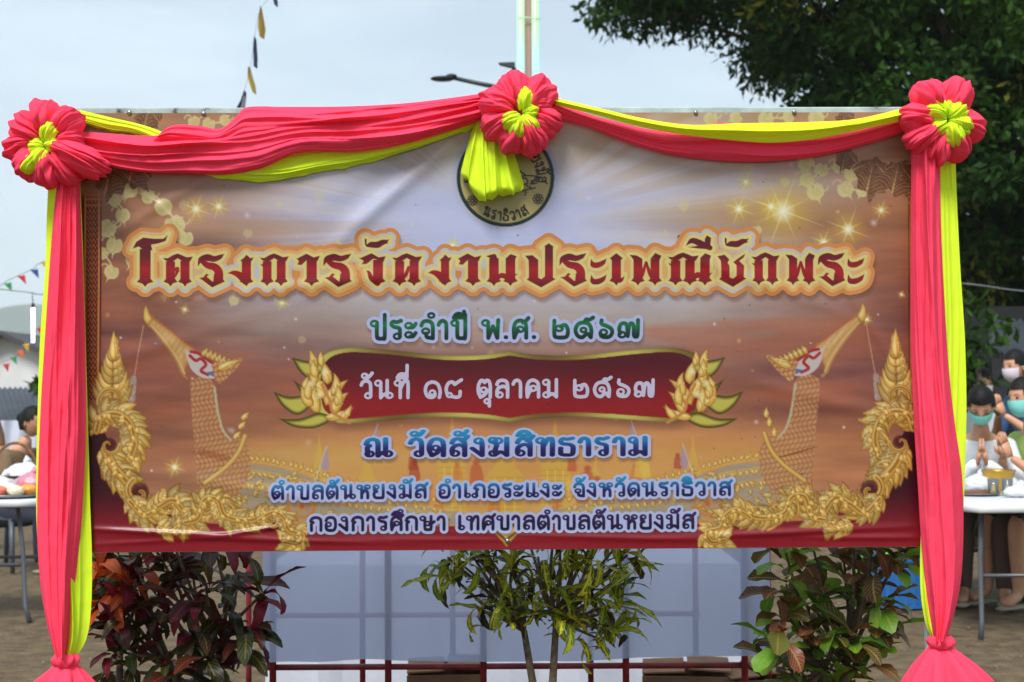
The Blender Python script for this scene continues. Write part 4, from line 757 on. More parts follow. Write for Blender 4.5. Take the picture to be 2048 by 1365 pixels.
rosette('pink rosette with a long yellow tail over the emblem', 1042, 228, [(104, 78, 36), (46, 78, 38), (160, 78, 36), (208, 76, 34), (252, 74, 32), (292, 80, 32), (340, 76, 36), (20, 52, 28), (130, 50, 28), (230, 46, 26), (310, 48, 26)], [(80, 46, 18, 4, 0), (205, 44, 20, -2, 12), (300, 44, 20, 4, 10), (255, 42, 20, -2, 14), (10, 30, 16, 4, 6)], 2)
rosette('neat pink flower rosette with yellow middle on the corner under the tree', 1880, 246, [(118, 82, 38), (62, 82, 38), (172, 76, 34), (220, 76, 34), (262, 76, 32), (302, 78, 34), (352, 82, 36), (90, 50, 26), (196, 48, 26), (282, 48, 26), (20, 50, 26)], [(150, 46, 24, 0, -4), (40, 44, 22, 4, -2), (340, 50, 23, 6, 4), (290, 50, 22, 8, 8), (220, 34, 20, 0, 4), (95, 38, 20, 0, 0)], 3)
def tail():
    nt, ns = 70, 220; V = np.zeros((nt, ns, 3)); root = thing('yellow_cloth_tail', 'bunched yellow cloth tail fanning down over the round emblem', 'drapery', tuple(on_board(np.array(975.), np.array(255.)) + [0, -.05, 0])); o = np.array(root.location)
    for i in range(nt):
        t = i / (nt - 1); q = max(0, (t - .86) / .14); cx = lerp(975, 984, t); hw = lerp(20, 66, t ** .75) * (1 - .10 * q * q)
        for j in range(ns):
            s = j / (ns - 1) * 2 - 1; L = 240 + 172 * t * (1 - .10 * abs(s + .1) ** 2 - .09 * abs(math.sin(3.1 * s + .8)) - (.30 * (-s - .45) if s < -.45 else 0)); ph = 13 * s + 2.2 * nz1(s * 1.5, t * 1.2, 4) + .8 * s * s
            f = (abs(math.sin(ph * .5)) ** .8 * .9 + .35 * math.sin(ph * 1.3 + 2) + .3 * nz1(s * 6, t * 3)) * lerp(.25, 1, t ** .6)
            V[i, j] = on_board(np.array(cx + s * hw + 5 * math.sin(ph) * t), np.array(L - 8 * q * q * abs(math.sin(ph * .5))), .040 + .024 * f + .045 * math.sqrt(max(0, 1 - s * s)) * (1 - .9 * q * q) * (.4 + .6 * t))
    mb = MB().grid(V); mb.v = [v - o for v in mb.v]; mb.build('yellow_cloth', YEL, root)
    V2 = V.copy(); V2[..., 1] = on_board(np.array(980.), np.array(330.))[1] - .034; W = np.stack([V[-1], V[-1] + [0, .022, .008], V[-6] * [1, 0, 1] + V2[-6] * [0, 1, 0]], 0)
    mb = MB().grid(W); mb.v = [v - o for v in mb.v]; mb.build('turned_hem', YEL, root)
tail()
# ------------------------------------------------------------------ potted crotons
def leaf_mesh(name, prof, curl, cup, twist=0., n=8):
    V, F, UV = [], [], []; xs = np.linspace(0, 1, n)
    for i, x in enumerate(xs):
        w_ = np.interp(x, [p[0] for p in prof], [p[1] for p in prof]); a = curl * x; px = math.sin(a) / curl if curl else x; pz = -(1 - math.cos(a)) / curl if curl else 0
        for k in (-1, -.5, 0, .5, 1):
            ww = w_ * k; z = cup * w_ * abs(k) ** 1.5 + .03 * math.sin(x * 14 + k * 2) * abs(k); tw = twist * x; V.append((px, ww * math.cos(tw) - z * math.sin(tw), pz + ww * math.sin(tw) + z * math.cos(tw))); UV.append((.5 + .5 * k, x))
    for i in range(n - 1):
        for k in range(4): F.append((i * 5 + k, (i + 1) * 5 + k, (i + 1) * 5 + k + 1, i * 5 + k + 1))
    me = bpy.data.meshes.new(name); me.from_pydata(V, [], F); uv = me.uv_layers.new(name='leaf')
    for l in me.loops: uv.data[l.index].uv = UV[l.vertex_index]
    me.polygons.foreach_set('use_smooth', np.ones(len(F), bool)); me.update(); return me
def leaf_mat(name, blade, vein, mix=.75, vein_w=.05, side=9., blot=.5, spec=.5):
    """blade colours vary from leaf to leaf; midrib, side veins and blotches are drawn from the leaf's own coordinates"""
    m = M(name, rough=.38, Specular_IOR_Level=spec * .6); N, L, b = nodes(m); oi = N.new('ShaderNodeObjectInfo'); r = ramp_node(N, blade); r.color_ramp.interpolation = 'CONSTANT' if len(blade) > 4 else 'LINEAR'; L.new(oi.outputs['Random'], r.inputs[0])
    uv = N.new('ShaderNodeUVMap'); uv.uv_map = 'leaf'; sp = N.new('ShaderNodeSeparateXYZ'); L.new(uv.outputs[0], sp.inputs[0])
    def mth(op, a, b_=None, c=None):
        q = N.new('ShaderNodeMath'); q.operation = op
        for k, v in enumerate((a, b_, c)):
            if v is None: continue
            if isinstance(v, (int, float)): q.inputs[k].default_value = v
            else: L.new(v, q.inputs[k])
        return q.outputs[0]
    du = mth('ABSOLUTE', mth('SUBTRACT', sp.outputs[0], .5)); mid = mth('LESS_THAN', du, vein_w)
    ph = mth('FRACT', mth('MULTIPLY_ADD', sp.outputs[1], side, mth('MULTIPLY', du, -side * .55))); sv = mth('LESS_THAN', mth('ABSOLUTE', mth('SUBTRACT', ph, .5)), .09)
    nz_ = N.new('ShaderNodeTexNoise'); nz_.inputs['Scale'].default_value = 9; nz_.inputs['Detail'].default_value = 3; t = N.new('ShaderNodeTexCoord'); ad = N.new('ShaderNodeVectorMath'); ad.operation = 'MULTIPLY_ADD'; ad.inputs[1].default_value = (1, 1, 1); L.new(t.outputs['Object'], ad.inputs[0])
    cb = N.new('ShaderNodeCombineXYZ'); L.new(mth('MULTIPLY', oi.outputs['Random'], 37.), cb.inputs[0]); L.new(cb.outputs[0], ad.inputs[2]); L.new(ad.outputs[0], nz_.inputs['Vector'])
    bl = mth('GREATER_THAN', nz_.outputs['Fac'], 1 - blot * .9); v = mth('MAXIMUM', mth('MAXIMUM', mid, mth('MULTIPLY', sv, .7)), mth('MULTIPLY', bl, .8)); rnd2 = mth('FRACT', mth('MULTIPLY', oi.outputs['Random'], 7.31)); v = mth('MULTIPLY', v, mth('MULTIPLY_ADD', rnd2, .8, .2)); v = mth('MULTIPLY', v, mix)
    mx = N.new('ShaderNodeMix'); mx.data_type = 'RGBA'; L.new(v, mx.inputs[0]); L.new(r.outputs[0], mx.inputs[6]); mx.inputs[7].default_value = vein; L.new(mx.outputs[2], b.inputs['Base Color'])
    tr = N.new('ShaderNodeBsdfTranslucent'); L.new(mx.outputs[2], tr.inputs[0]); ms = N.new('ShaderNodeMixShader'); ms.inputs[0].default_value = .35; L.new(b.outputs[0], ms.inputs[1]); L.new(tr.outputs[0], ms.inputs[2]); L.new(ms.outputs[0], N['Material Output'].inputs[0]); return m
bark = noisy('shrub_bark', [(.3, lin(62, 50, 38)), (.7, lin(122, 104, 82))], scale=40, rough=.9, bump=.002)
clay = noisy('clay_pot', [(.3, lin(96, 56, 40)), (.7, lin(142, 88, 62))], scale=8, rough=.85, bump=.002)
STRAP = [(0, .02), (.12, .07), (.4, .145), (.7, .155), (.9, .10), (1, .008)]; NARROW = [(0, .012), (.15, .05), (.45, .095), (.75, .09), (.92, .045), (1, .004)]; OBOV = [(0, .025), (.2, .07), (.5, .17), (.75, .24), (.9, .20), (1, .05)]
def croton(label, base, Y, clusters, mats, prof, size, seed, trunks, nleaf, curls):
    r = random.Random(seed); b0 = atv(base, 1365, Y); root = thing('croton_plant', label, 'plant', (b0.x, Y, 0), group='potted crotons under the banner'); o = Vector(root.location)
    MB().lathe([(0, 0), (.11, 0), (.15, .26), (.165, .26), (.165, .30), (.145, .30), (.14, .27), (0, .26)], 24).build('pot', clay, root)
    st = MB(); tr = []
    for px, py in trunks:
        p = atv(px, py, Y) - o; tr.append(p); q = Vector((p.x * .25, p.y * .25 + r.uniform(-.03, .03), .26)); st.tube([q, q.lerp(p, .5) + Vector((r.uniform(-.02, .02), r.uniform(-.02, .02), 0)), p], [.016, .013, .010], 8)
    meshes = [leaf_mesh('leaf', prof, c, u, t) for c, u, t in curls]
    n = 0
    for px, py, dy in clusters:
        c = atv(px, py, Y + dy) - o; tp = min(tr, key=lambda t: (t - c).length); mid = tp.lerp(c, .5) + Vector((r.uniform(-.03, .03), r.uniform(-.03, .03), r.uniform(-.02, .03))); st.tube([tp, mid, c], [.008, .006, .004], 6)
        out = Vector((c.x * .9, dy * 2.0 - .12, .25)).normalized()
        for k in range(nleaf):
            a = k * 2.4 + r.uniform(-.4, .4); el = r.uniform(-.35, 1.05); d = Vector((math.cos(a) * math.cos(el), math.sin(a) * math.cos(el), math.sin(el))) + out * .55; d.normalize()
            me = r.choice(meshes); lf = bpy.data.objects.new('leaf', me); COL.objects.link(lf); lf.parent = root
            if not me.materials: me.materials.append(mats[0])
            s = size * r.uniform(.65, 1.25); side = d.cross(Vector((r.uniform(-.5, .5), r.uniform(-.5, .5), 1))).normalized(); up = side.cross(d) * 1; Mx = Matrix((d, side, up)).transposed().to_4x4()
            lf.matrix_local = Matrix.Translation(c + Vector((r.uniform(-.02, .02), r.uniform(-.02, .02), r.uniform(-.05, .02)))) @ Mx @ Matrix.Scale(s, 4)
            lf.material_slots[0].link = 'OBJECT'; lf.material_slots[0].material = r.choice(mats); n += 1
    st.build('stem', bark, root); return root
R_ = random.Random(5)
def scatter(poly_, n, seed, dmax=.16, mind=26):
    r = random.Random(seed); P = np.array(poly_, float); out = []; tries = 0
    while len(out) < n and tries < 6000:
        tries += 1; x, y = r.uniform(P[:, 0].min(), P[:, 0].max()), r.uniform(P[:, 1].min(), P[:, 1].max())
        if poly_sdf(np.array([[x]]), np.array([[y]]), P)[0, 0] < 0 and all((x - a) ** 2 + (y - b) ** 2 + (90 * (d_ - 0)) ** 2 * 0 > mind ** 2 for a, b, d_ in out): out.append((x, y, r.uniform(-dmax, dmax)))
    return out
lm_red = leaf_mat('maroon_croton_leaf', [(0, lin(64, 18, 26)), (.3, lin(40, 42, 20)), (.5, lin(112, 24, 40)), (.75, lin(70, 40, 22)), (1, lin(132, 38, 48))], lin(172, 52, 62), .6, .06, 8, .35)
lm_org = leaf_mat('orange_croton_leaf', [(0, lin(166, 62, 24)), (.5, lin(204, 86, 34)), (1, lin(134, 48, 26))], lin(226, 124, 60), .6, .05, 8, .3)
lm_dk = leaf_mat('dark_croton_leaf', [(0, lin(24, 32, 18)), (.5, lin(48, 62, 24)), (1, lin(66, 32, 28))], lin(176, 150, 60), .55, .05, 8, .3)
lm_yel = leaf_mat('yellow_edged_leaf', [(0, lin(64, 96, 22)), (.5, lin(94, 130, 30)), (1, lin(146, 158, 42))], lin(236, 218, 60), 1., .12, 5, .5)
lm_grn = leaf_mat('green_croton_leaf', [(0, lin(76, 120, 32)), (.5, lin(112, 160, 46)), (1, lin(140, 178, 58))], lin(186, 178, 84), .7, .05, 9, .2)
lm_brn = leaf_mat('bronze_croton_leaf', [(0, lin(98, 54, 36)), (.4, lin(74, 82, 30)), (.75, lin(132, 66, 54)), (1, lin(84, 96, 34))], lin(190, 160, 84), .85, .05, 10, .25)
P1 = [(190, 1060), (520, 1060), (545, 1130), (520, 1210), (490, 1290), (440, 1400), (250, 1400), (215, 1280), (195, 1180)]
croton('dark maroon and orange croton with drooping strap leaves', 370, .42, scatter(P1, 34, 1, .15, 34), [lm_red, lm_red, lm_dk, lm_dk], STRAP, .15, 1, [(400, 1330), (350, 1350), (440, 1310)], 8, [(1.2, .3, .3), (1.9, .2, -.5), (.7, .35, .1), (2.4, .3, .8)])
croton('orange leaved croton shoot beside the tied drape', 225, .36, scatter([(185, 1110), (265, 1120), (280, 1200), (235, 1240), (185, 1200)], 5, 8, .05, 24), [lm_org, lm_org, lm_red], STRAP, .14, 14, [(240, 1300)], 9, [(1.2, .3, .2), (1.8, .2, -.4)])
P2 = [(905, 1060), (1290, 1060), (1250, 1120), (1240, 1230), (1180, 1265), (1110, 1245), (1000, 1235), (985, 1190), (960, 1130)]
croton('slim croton with narrow yellow streaked green leaves and twin trunks', 1070, .40, scatter(P2, 36, 2, .15, 30) + [(895, 1115, .02), (930, 1135, -.03), (900, 1150, .05), (1255, 1110, 0), (1225, 1265, 0), (1190, 1275, .05), (985, 1200, -.05), (965, 1225, .03)], [lm_yel, lm_yel, lm_yel, lm_yel, lm_yel, lm_dk], NARROW, .14, 2, [(1048, 1262), (1112, 1245)], 7, [(1.2, .3, .3), (2.2, .3, -.6), (.6, .2, .1), (3.2, .3, 1.0)])
P3 = [(1560, 1060), (1810, 1060), (1815, 1150), (1790, 1230), (1750, 1310), (1720, 1400), (1570, 1400), (1545, 1300), (1545, 1180)]
croton('broad leaved green and bronze croton with yellow veins', 1670, .42, scatter(P3, 33, 3, .15, 32), [lm_grn, lm_grn, lm_brn, lm_brn], OBOV, .128, 3, [(1650, 1340), (1690, 1330)], 9, [(1.0, .35, .2), (1.6, .3, -.4), (.6, .4, .1)])
# ------------------------------------------------------------------ white sheet on a red tube frame, boxes
redp = noisy('red_paint', [(.3, lin(96, 18, 26)), (.6, lin(132, 26, 36)), (.78, lin(150, 60, 60))], scale=18, rough=.45, bump=.0006, bscale=90)
def tube_px(mb, a, b, Y, r=.0115): p, q = atv(a[0], a[1], Y), atv(b[0], b[1], Y); mb.tube([p, p.lerp(q, .5), q], r, 10); return mb
fr = thing('sheet_rack', 'dark red tubular metal frame behind the crotons carrying a white sheet', 'rack', (0, .98, 0))
def floc(mb, root): mb.v = [v - np.array(root.location) for v in mb.v]; return mb
for x in (546, 776, 966, 1250, 1487):
    t = atv(x, 1100, .98); mb = MB(); mb.tube([(t.x, .98, 0), (t.x, .98, .7), (t.x, .98, 1.30)], .0125, 10); floc(mb, fr).build('upright', redp, fr)
for y in (1336, 960):
    a, b = atv(500, y, .98), atv(1500, y, .98); mb = MB(); mb.tube([(a.x + .05, .985, a.z), (0, .985, a.z), (b.x, .985, a.z)], .011, 10); floc(mb, fr).build('cross_bar', redp, fr)
for x, y2 in ((498, 1.75), (725, 1.75), (905, 1.75), (1180, 1.75), (1390, 1.75), (1535, 1.3)):
    t = atv(x, 1100, y2); mb = MB(); mb.tube([(t.x, y2, 0), (t.x, y2, .6), (t.x, y2, 1.25)], .012, 8); floc(mb, fr).build('rear_upright', redp, fr)
a, b = atv(520, 1232, 1.75), atv(1400, 1232, 1.75); mb = MB(); mb.tube([(a.x, 1.75, a.z), (0, 1.75, a.z), (b.x, 1.75, a.z)], .011, 8); floc(mb, fr).build('rear_bar', redp, fr)
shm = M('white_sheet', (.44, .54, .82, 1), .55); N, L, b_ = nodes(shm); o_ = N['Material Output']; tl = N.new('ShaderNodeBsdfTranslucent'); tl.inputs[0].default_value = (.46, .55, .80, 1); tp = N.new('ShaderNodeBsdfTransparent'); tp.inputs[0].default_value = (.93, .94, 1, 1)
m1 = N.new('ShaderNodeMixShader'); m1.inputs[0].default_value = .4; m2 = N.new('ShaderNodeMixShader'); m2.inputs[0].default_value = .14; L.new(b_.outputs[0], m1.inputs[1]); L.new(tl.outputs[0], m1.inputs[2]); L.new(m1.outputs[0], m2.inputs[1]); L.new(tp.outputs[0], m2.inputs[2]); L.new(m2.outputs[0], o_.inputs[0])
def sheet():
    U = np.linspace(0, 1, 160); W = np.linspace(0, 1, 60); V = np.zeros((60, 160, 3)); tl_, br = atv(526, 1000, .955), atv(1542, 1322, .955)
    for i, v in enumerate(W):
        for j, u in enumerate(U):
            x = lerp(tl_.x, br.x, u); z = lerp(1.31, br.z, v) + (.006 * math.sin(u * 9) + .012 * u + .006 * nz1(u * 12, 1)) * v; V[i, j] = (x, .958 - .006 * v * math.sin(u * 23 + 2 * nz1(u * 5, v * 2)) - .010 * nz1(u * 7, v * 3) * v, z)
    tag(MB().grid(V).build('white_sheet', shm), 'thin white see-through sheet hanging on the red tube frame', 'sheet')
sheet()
card = noisy('cardboard', [(.35, lin(112, 80, 54)), (.65, lin(142, 106, 74))], scale=4, rough=.9)
def carton(label, px, Y, w_, d_, h_, rz):
    p = atv(px, 1365, Y); root = thing('cardboard_box', label, 'box', (p.x, Y, 0), rz, 'brown boxes under the sheet'); t = .006
    for c, s in (((0, -d_ / 2, h_ / 2), (w_, t, h_)), ((0, d_ / 2, h_ / 2), (w_, t, h_)), ((-w_ / 2 + t, 0, h_ / 2), (t, d_ - 2 * t, h_)), ((w_ / 2 - t, 0, h_ / 2), (t, d_ - 2 * t, h_)), ((0, 0, t), (w_ - 3 * t, d_ - 2 * t, t))): MB().box(c, s).build('panel', card, root, False)
    for sx in (-1, 1):
        mb = MB().box((0, 0, 0), (w_ * .48, d_ - .02, t)); f = mb.build('flap', card, root, False); f.location = (sx * (w_ * .26), 0, h_ + .012 + .01 * (sx > 0)); f.rotation_euler = (0, .05 * sx, 0)
carton('brown cardboard box on the ground behind the twin-trunk croton', 892, 1.45, .30, .3, .31, .05)
carton('brown cardboard box standing under the end of the sheet beside the bronze croton', 1372, 1.45, .34, .3, .30, -.1)
carton('low brown cardboard box next to the upright of the red frame', 1500, 1.40, .24, .26, .29, .2)
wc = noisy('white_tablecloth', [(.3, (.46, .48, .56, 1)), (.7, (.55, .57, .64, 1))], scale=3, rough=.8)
def lowtable():
    a, b = atv(560, 1240, 2.5), atv(1460, 1240, 2.5); n = 120; V = np.zeros((12, n, 3)); P = []
    for k in range(n):
        u = k / n * 4; e = int(u); f = u - e; P.append([(lerp(a.x, b.x, f), 2.2), (b.x, lerp(2.2, 3.1, f)), (lerp(b.x, a.x, f), 3.1), (a.x, lerp(3.1, 2.2, f))][e])
    for i in range(12):
        t = i / 11
        for k, (x, y) in enumerate(P): V[i, k] = (x + .03 * t * math.sin(k * .9) , y + .03 * t * math.cos(k * 1.1), .62 - .58 * t)
    mb = MB().grid(V, True); mb.f.append(tuple(range(n))[::-1]); tag(mb.build('draped_table', wc, smooth=False), 'low table under a white cloth reaching the ground, seen through the sheet', 'table')
lowtable()
# ------------------------------------------------------------------ tree, poles, bunting
tleaf = M('tree_leaf', rough=.6, Specular_IOR_Level=.15); N, L, b_ = nodes(tleaf); va = N.new('ShaderNodeVertexColor'); va.layer_name = 'paint'; L.new(va.outputs[0], b_.inputs['Base Color']); tr_ = N.new('ShaderNodeBsdfTranslucent'); L.new(va.outputs[0], tr_.inputs[0]); ms_ = N.new('ShaderNodeMixShader'); ms_.inputs[0].default_value = .25; L.new(b_.outputs[0], ms_.inputs[1]); L.new(tr_.outputs[0], ms_.inputs[2]); L.new(ms_.outputs[0], N['Material Output'].inputs[0])
tbark = noisy('tree_bark', [(.3, lin(44, 36, 30)), (.7, lin(92, 80, 66))], scale=6, rough=.95, bump=.02, bscale=20)
def foliage(name, centers, n_per, leaf, spread, seed, root, tint=None):
    r = np.random.default_rng(seed); C = np.repeat(np.array(centers), n_per, 0); n = len(C); off = r.normal(0, 1, (n, 3)); off *= (r.random(n) ** .35 / np.linalg.norm(off, axis=1))[:, None]; P = C + off * spread * np.array([1, 1, .62])
    d = off * .5 + r.normal(0, .7, (n, 3)) + [0, 0, -.45]; d /= np.linalg.norm(d, axis=1)[:, None]; s = np.cross(d, r.normal(0, 1, (n, 3))); s /= np.linalg.norm(s, axis=1)[:, None]; nn = np.cross(d, s); L_ = leaf * r.uniform(.6, 1.3, n)[:, None]
    V = np.stack([P, P + d * L_ * .5 + s * L_ * .2 + nn * L_ * .06, P + d * L_, P + d * L_ * .5 - s * L_ * .2 + nn * L_ * .06], 1).reshape(-1, 3) - np.array(root.location); F = np.arange(4 * n).reshape(n, 4)
    cl = np.repeat(r.random(len(centers)), n_per); base = lerp(np.array(lin(20, 44, 12)[:3]), np.array(lin(54, 88, 22)[:3]), (cl * .6 + .4 * r.random(n))[:, None])
    if tint is not None: k = tint(C, r)[:, None]; base = lerp(base, np.array(lin(150, 146, 44)[:3]), k)
    link('crown' if name == 'crown' else name, fast_mesh(name, V, F, np.repeat(base, 4, 0)), tleaf, root, False)
def big_tree():
    TX = float(at(np.array(1985.), np.array(700.), 14.)[0]); root = thing('shade_tree', 'big dark green shade tree rising behind the banner corner', 'tree', (TX, 14, 0)); r = random.Random(9); cents = []
    poly_ = np.array([(1165, -420), (1176, -10), (1240, 48), (1310, 44), (1360, 84), (1420, 66), (1476, 80), (1516, 150), (1560, 190), (1640, 290), (1760, 450), (1880, 590), (1945, 660), (2120, 640), (2300, 560), (2700, 500), (2900, -300), (2300, -900), (1500, -800)], float)
    k = 0
    while len(cents) < 1400:
        x, y = r.uniform(1150, 2600), r.uniform(-700, 690); k += 1
        dd = poly_sdf(np.array([[x]]), np.array([[y]]), poly_)[0, 0]
        if dd < 0 and (dd < -45 or r.random() < .55) and r.random() < (1 if y > -150 and x < 2150 else .45): cents.append(tuple(atv(x, y, 14 + r.uniform(-3.2, 3.2) * min(1, .25 + -dd / 260))))
    foliage('crown', cents, 140, .135, .40, 4, root, lambda C, q: np.where((q.random(len(C)) < .5) & (np.repeat(q.random(len(cents)), 140) < .10), .55, 0) * 1.)
    mb = MB(); top = Vector((0, 0, 4.2)); mb.tube([(0, 0, -.1), (.05, 0, .6), (-.08, .05, 1.8), (.05, 0, 3.1), (0, 0, 4.4)], [.32, .24, .20, .19, .15], 14)
    for k in range(26):
        c = Vector(r.choice(cents)) - Vector(root.location); st = Vector((r.uniform(-.05, .05), 0, r.uniform(2.4, 4.3))); m_ = st.lerp(c, .5) + Vector((r.uniform(-.3, .3), r.uniform(-.3, .3), r.uniform(.1, .6))); mb.tube([st, st.lerp(m_, .5) + Vector((0, 0, .1)), m_, c], [.10, .08, .055, .02], 8)
    mb.build('trunk', tbark, root)
big_tree()
def small_tree(px, Y, h, label, seed):
    p = atv(px, 700, Y); root = thing('young_tree', label, 'tree', (p.x, Y, 0)); r = random.Random(seed); cents = [(p.x + r.gauss(0, .2), Y + r.gauss(0, .2), h + r.gauss(0, .22)) for _ in range(14)]; foliage('crown', cents, 40, .13, .16, seed, root)
    MB().tube([(0, 0, 0), (.05, 0, h * .5), (0, 0, h)], [.07, .05, .02], 8).build('trunk', tbark, root)
small_tree(1955, 8.2, 1.65, 'low leafy sapling in front of the dark shed', 5)
dark = M('dark_metal', lin(52, 54, 58), .5, Metallic=.3)
def light_pole():
    Y = 9.; a = atv(1058, 0, Y); root = thing('light_pole', 'brown pole with two glowing colour tubes behind the middle rosette', 'pole', (a.x, Y, 0)); k = (Y + 4.1) / FPX
    MB().tube([(0, 0, 0), (0, 0, 3), (0, 0, 6.2)], .045, 12).build('post', M('brown_pole', lin(134, 104, 92), .6), root)
    for sx, x in ((-1, 1041), (1, 1070)):
        m = M('glow_tube_' + ('left' if sx < 0 else 'right'), (.9, .95, 1, 1), .3); N, L, b = nodes(m); t = N.new('ShaderNodeTexCoord'); s = N.new('ShaderNodeSeparateXYZ'); L.new(t.outputs['Object'], s.inputs[0]); mr = N.new('ShaderNodeMapRange'); mr.inputs[1].default_value = 2.6; mr.inputs[2].default_value = 5.6; L.new(s.outputs[2], mr.inputs[0])
        rp = ramp_node(N, [(0, (.25, .12, 1, 1)), (.40, (.35, .25, 1, 1)), (.52, (.40, .62, 1, 1)), (.62, (.50, 1, .95, 1)), (.74, (.50, 1, .50, 1)), (1, (.75, 1, .7, 1))]); L.new(mr.outputs[0], rp.inputs[0]); L.new(rp.outputs[0], b.inputs['Emission Color']); b.inputs['Emission Strength'].default_value = .8; b.inputs['Base Color'].default_value = (.1, .1, .1, 1)
        dx = (x - 1058) * k; MB().tube([(dx, -.03, 2.0), (dx, -.03, 4), (dx, -.03, 6.1)], .036, 12).build('light_tube', m, root)
    z = atv(1058, 41, Y).z
    MB().tube([(-.105, -.075, z + .01), (0, -.085, z), (.105, -.075, z - .01)], .006, 6).build('cable_tie', M('tie', lin(190, 220, 190), .5), root)
light_pole()
def street_lamp():
    Y = 10.5; p = atv(1030, 200, Y); root = thing('street_lamp', 'black street lamp with solar panel and one long arm behind the middle rosette', 'street lamp', (p.x, Y, 0)); o = Vector(root.location); k = (Y + 4.1) / FPX
    MB().tube([(0, 0, 0), (0, 0, 2.5), tuple(atv(1030, 140, Y) - o)], .04, 10).build('post', dark, root)
    q = [atv(x, y, Y) - o for x, y in ((1030, 182), (960, 168), (905, 156))]; MB().tube(q, [.028, .024, .022], 8).build('arm', dark, root)
    h = atv(885, 158, Y) - o; mb = MB(); mb.ball(h, (25 * k, .10, 5.0 * k), 16, 8); mb.ball(h + Vector((18 * k, 0, 5 * k)), (12 * k, .06, 5.0 * k), 12, 7); mb.build('lamp_head', dark, root)
    s = atv(1014, 131, Y) - o; mb = MB(); mb.add([s + Vector(v) * k for v in ((-17, 8, 4), (16, 8, 5), (16, -8, 5), (-17, -8, 4), (-14, 8, 1), (16, 8, -7), (16, -8, -7), (-14, -8, 1))], [(0, 1, 2, 3), (7, 6, 5, 4), (0, 4, 5, 1), (1, 5, 6, 2), (2, 6, 7, 3), (3, 7, 4, 0)]); mb.build('solar_panel', dark, root, False)
    MB().tube([s + Vector((14 * k, 0, -5 * k)), s + Vector((15 * k, 0, -25 * k))], .02, 8).build('bracket', dark, root)
street_lamp()
def fl(name, c): return M('flag_' + name, c, .8)
FC = {'yellow': fl('yellow', lin(196, 160, 60)), 'blue': fl('blue', lin(40, 70, 150)), 'red': fl('red', lin(196, 44, 60)), 'green': fl('green', lin(40, 140, 84)), 'orange': fl('orange', lin(226, 96, 50)), 'navy': fl('navy', lin(60, 70, 110)), 'white': fl('white', lin(200, 190, 200))}
wirem = M('cord', lin(120, 124, 128), .7)
def flag_line():
    Y = 7.; root = thing('flag_string', 'cord of small yellow and dark blue flags hanging in the sky', 'flags', tuple(atv(480, 226, Y))); o = Vector(root.location)
    P = [atv(x, y, Y) - o for x, y in ((474, 260), (487, 190), (500, 140), (508, 85), (520, 20), (548, -20), (570, -120))]; MB().tube(smooth([tuple(p) for p in P], 6), .0018, 5).build('cord', wirem, root)
    def flag(pts, c, c2=None):
        n = len(pts) // 2; V = np.zeros((n, 5, 3))
        for i in range(n):
            a, b = atv(*pts[i], Y) - o, atv(*pts[-1 - i], Y) - o
            for j in range(5): q = a.lerp(b, j / 4); V[i, j] = (q.x, q.y + .10 * j / 4 + .02 * math.sin(i * 1.7 + j), q.z)
        MB().grid(V).build('flag', FC[c], root)
    flag([(520, 12), (516, 34), (516, 56), (520, 75), (524, 72), (526, 52), (524, 34), (520, 12)], 'yellow'); flag([(508, 72), (505, 88), (507, 112), (508, 134), (510, 132), (510, 110), (510, 92), (509, 74)], 'navy')
    flag([(496, 132), (494, 150), (499, 168), (506, 186), (508, 184), (506, 168), (502, 152), (497, 132)], 'yellow'); flag([(488, 180), (480, 200), (472, 218), (470, 232), (484, 232), (485, 216), (487, 200), (489, 182)], 'navy'); flag([(486, 190), (483, 204), (481, 216), (480, 232), (484, 232), (485, 216), (487, 204), (489, 190)], 'white'); flag([(546, -30), (545, -10), (547, 4), (549, 10), (551, 8), (551, -2), (549, -14), (547, -30)], 'navy')
flag_line()
def bunting(label, Y, cord, flags, size):
    root = thing('bunting', label, 'bunting', tuple(atv(cord[0][0], cord[0][1], Y)), group='triangle bunting over the yard'); o = Vector(root.location); MB().tube(smooth([tuple(atv(x, y, Y) - o) for x, y in cord], 6), .004, 5).build('cord', wirem, root)
    for x, y, c, a in flags:
        p = atv(x, y, Y) - o; s = size; V = [(-.5, 0, .35), (.5, 0, .5), (.35 + a, .12, -.75), (.1, -.05, .2)]; MB().add([p + Vector(v) * s for v in V], [(0, 3, 2), (3, 1, 2), (0, 1, 3)]).build('pennant', FC[c], root, False)
bunting('upper row of green, red and blue triangle pennants above the hill', 11., [(-300, 640), (-60, 600), (15, 562), (42, 549), (68, 537), (100, 520), (300, 470)], [(15, 573, 'green', .2), (42, 558, 'red', .3), (68, 546, 'blue', .25), (88, 530, 'yellow', .2), (-25, 592, 'yellow', .2), (-70, 610, 'red', .1)], .085)
bunting('lower row of faded triangle pennants in front of the white house', 13., [(-200, 790), (12, 722), (39, 700), (60, 676), (100, 640), (250, 560)], [(78, 662, 'red', .2), (62, 681, 'blue', .2), (52, 694, 'yellow', -.1), (39, 708, 'orange', .2), (26, 720, 'green', .2), (12, 734, 'red', -.1), (-8, 746, 'blue', .1)], .085)
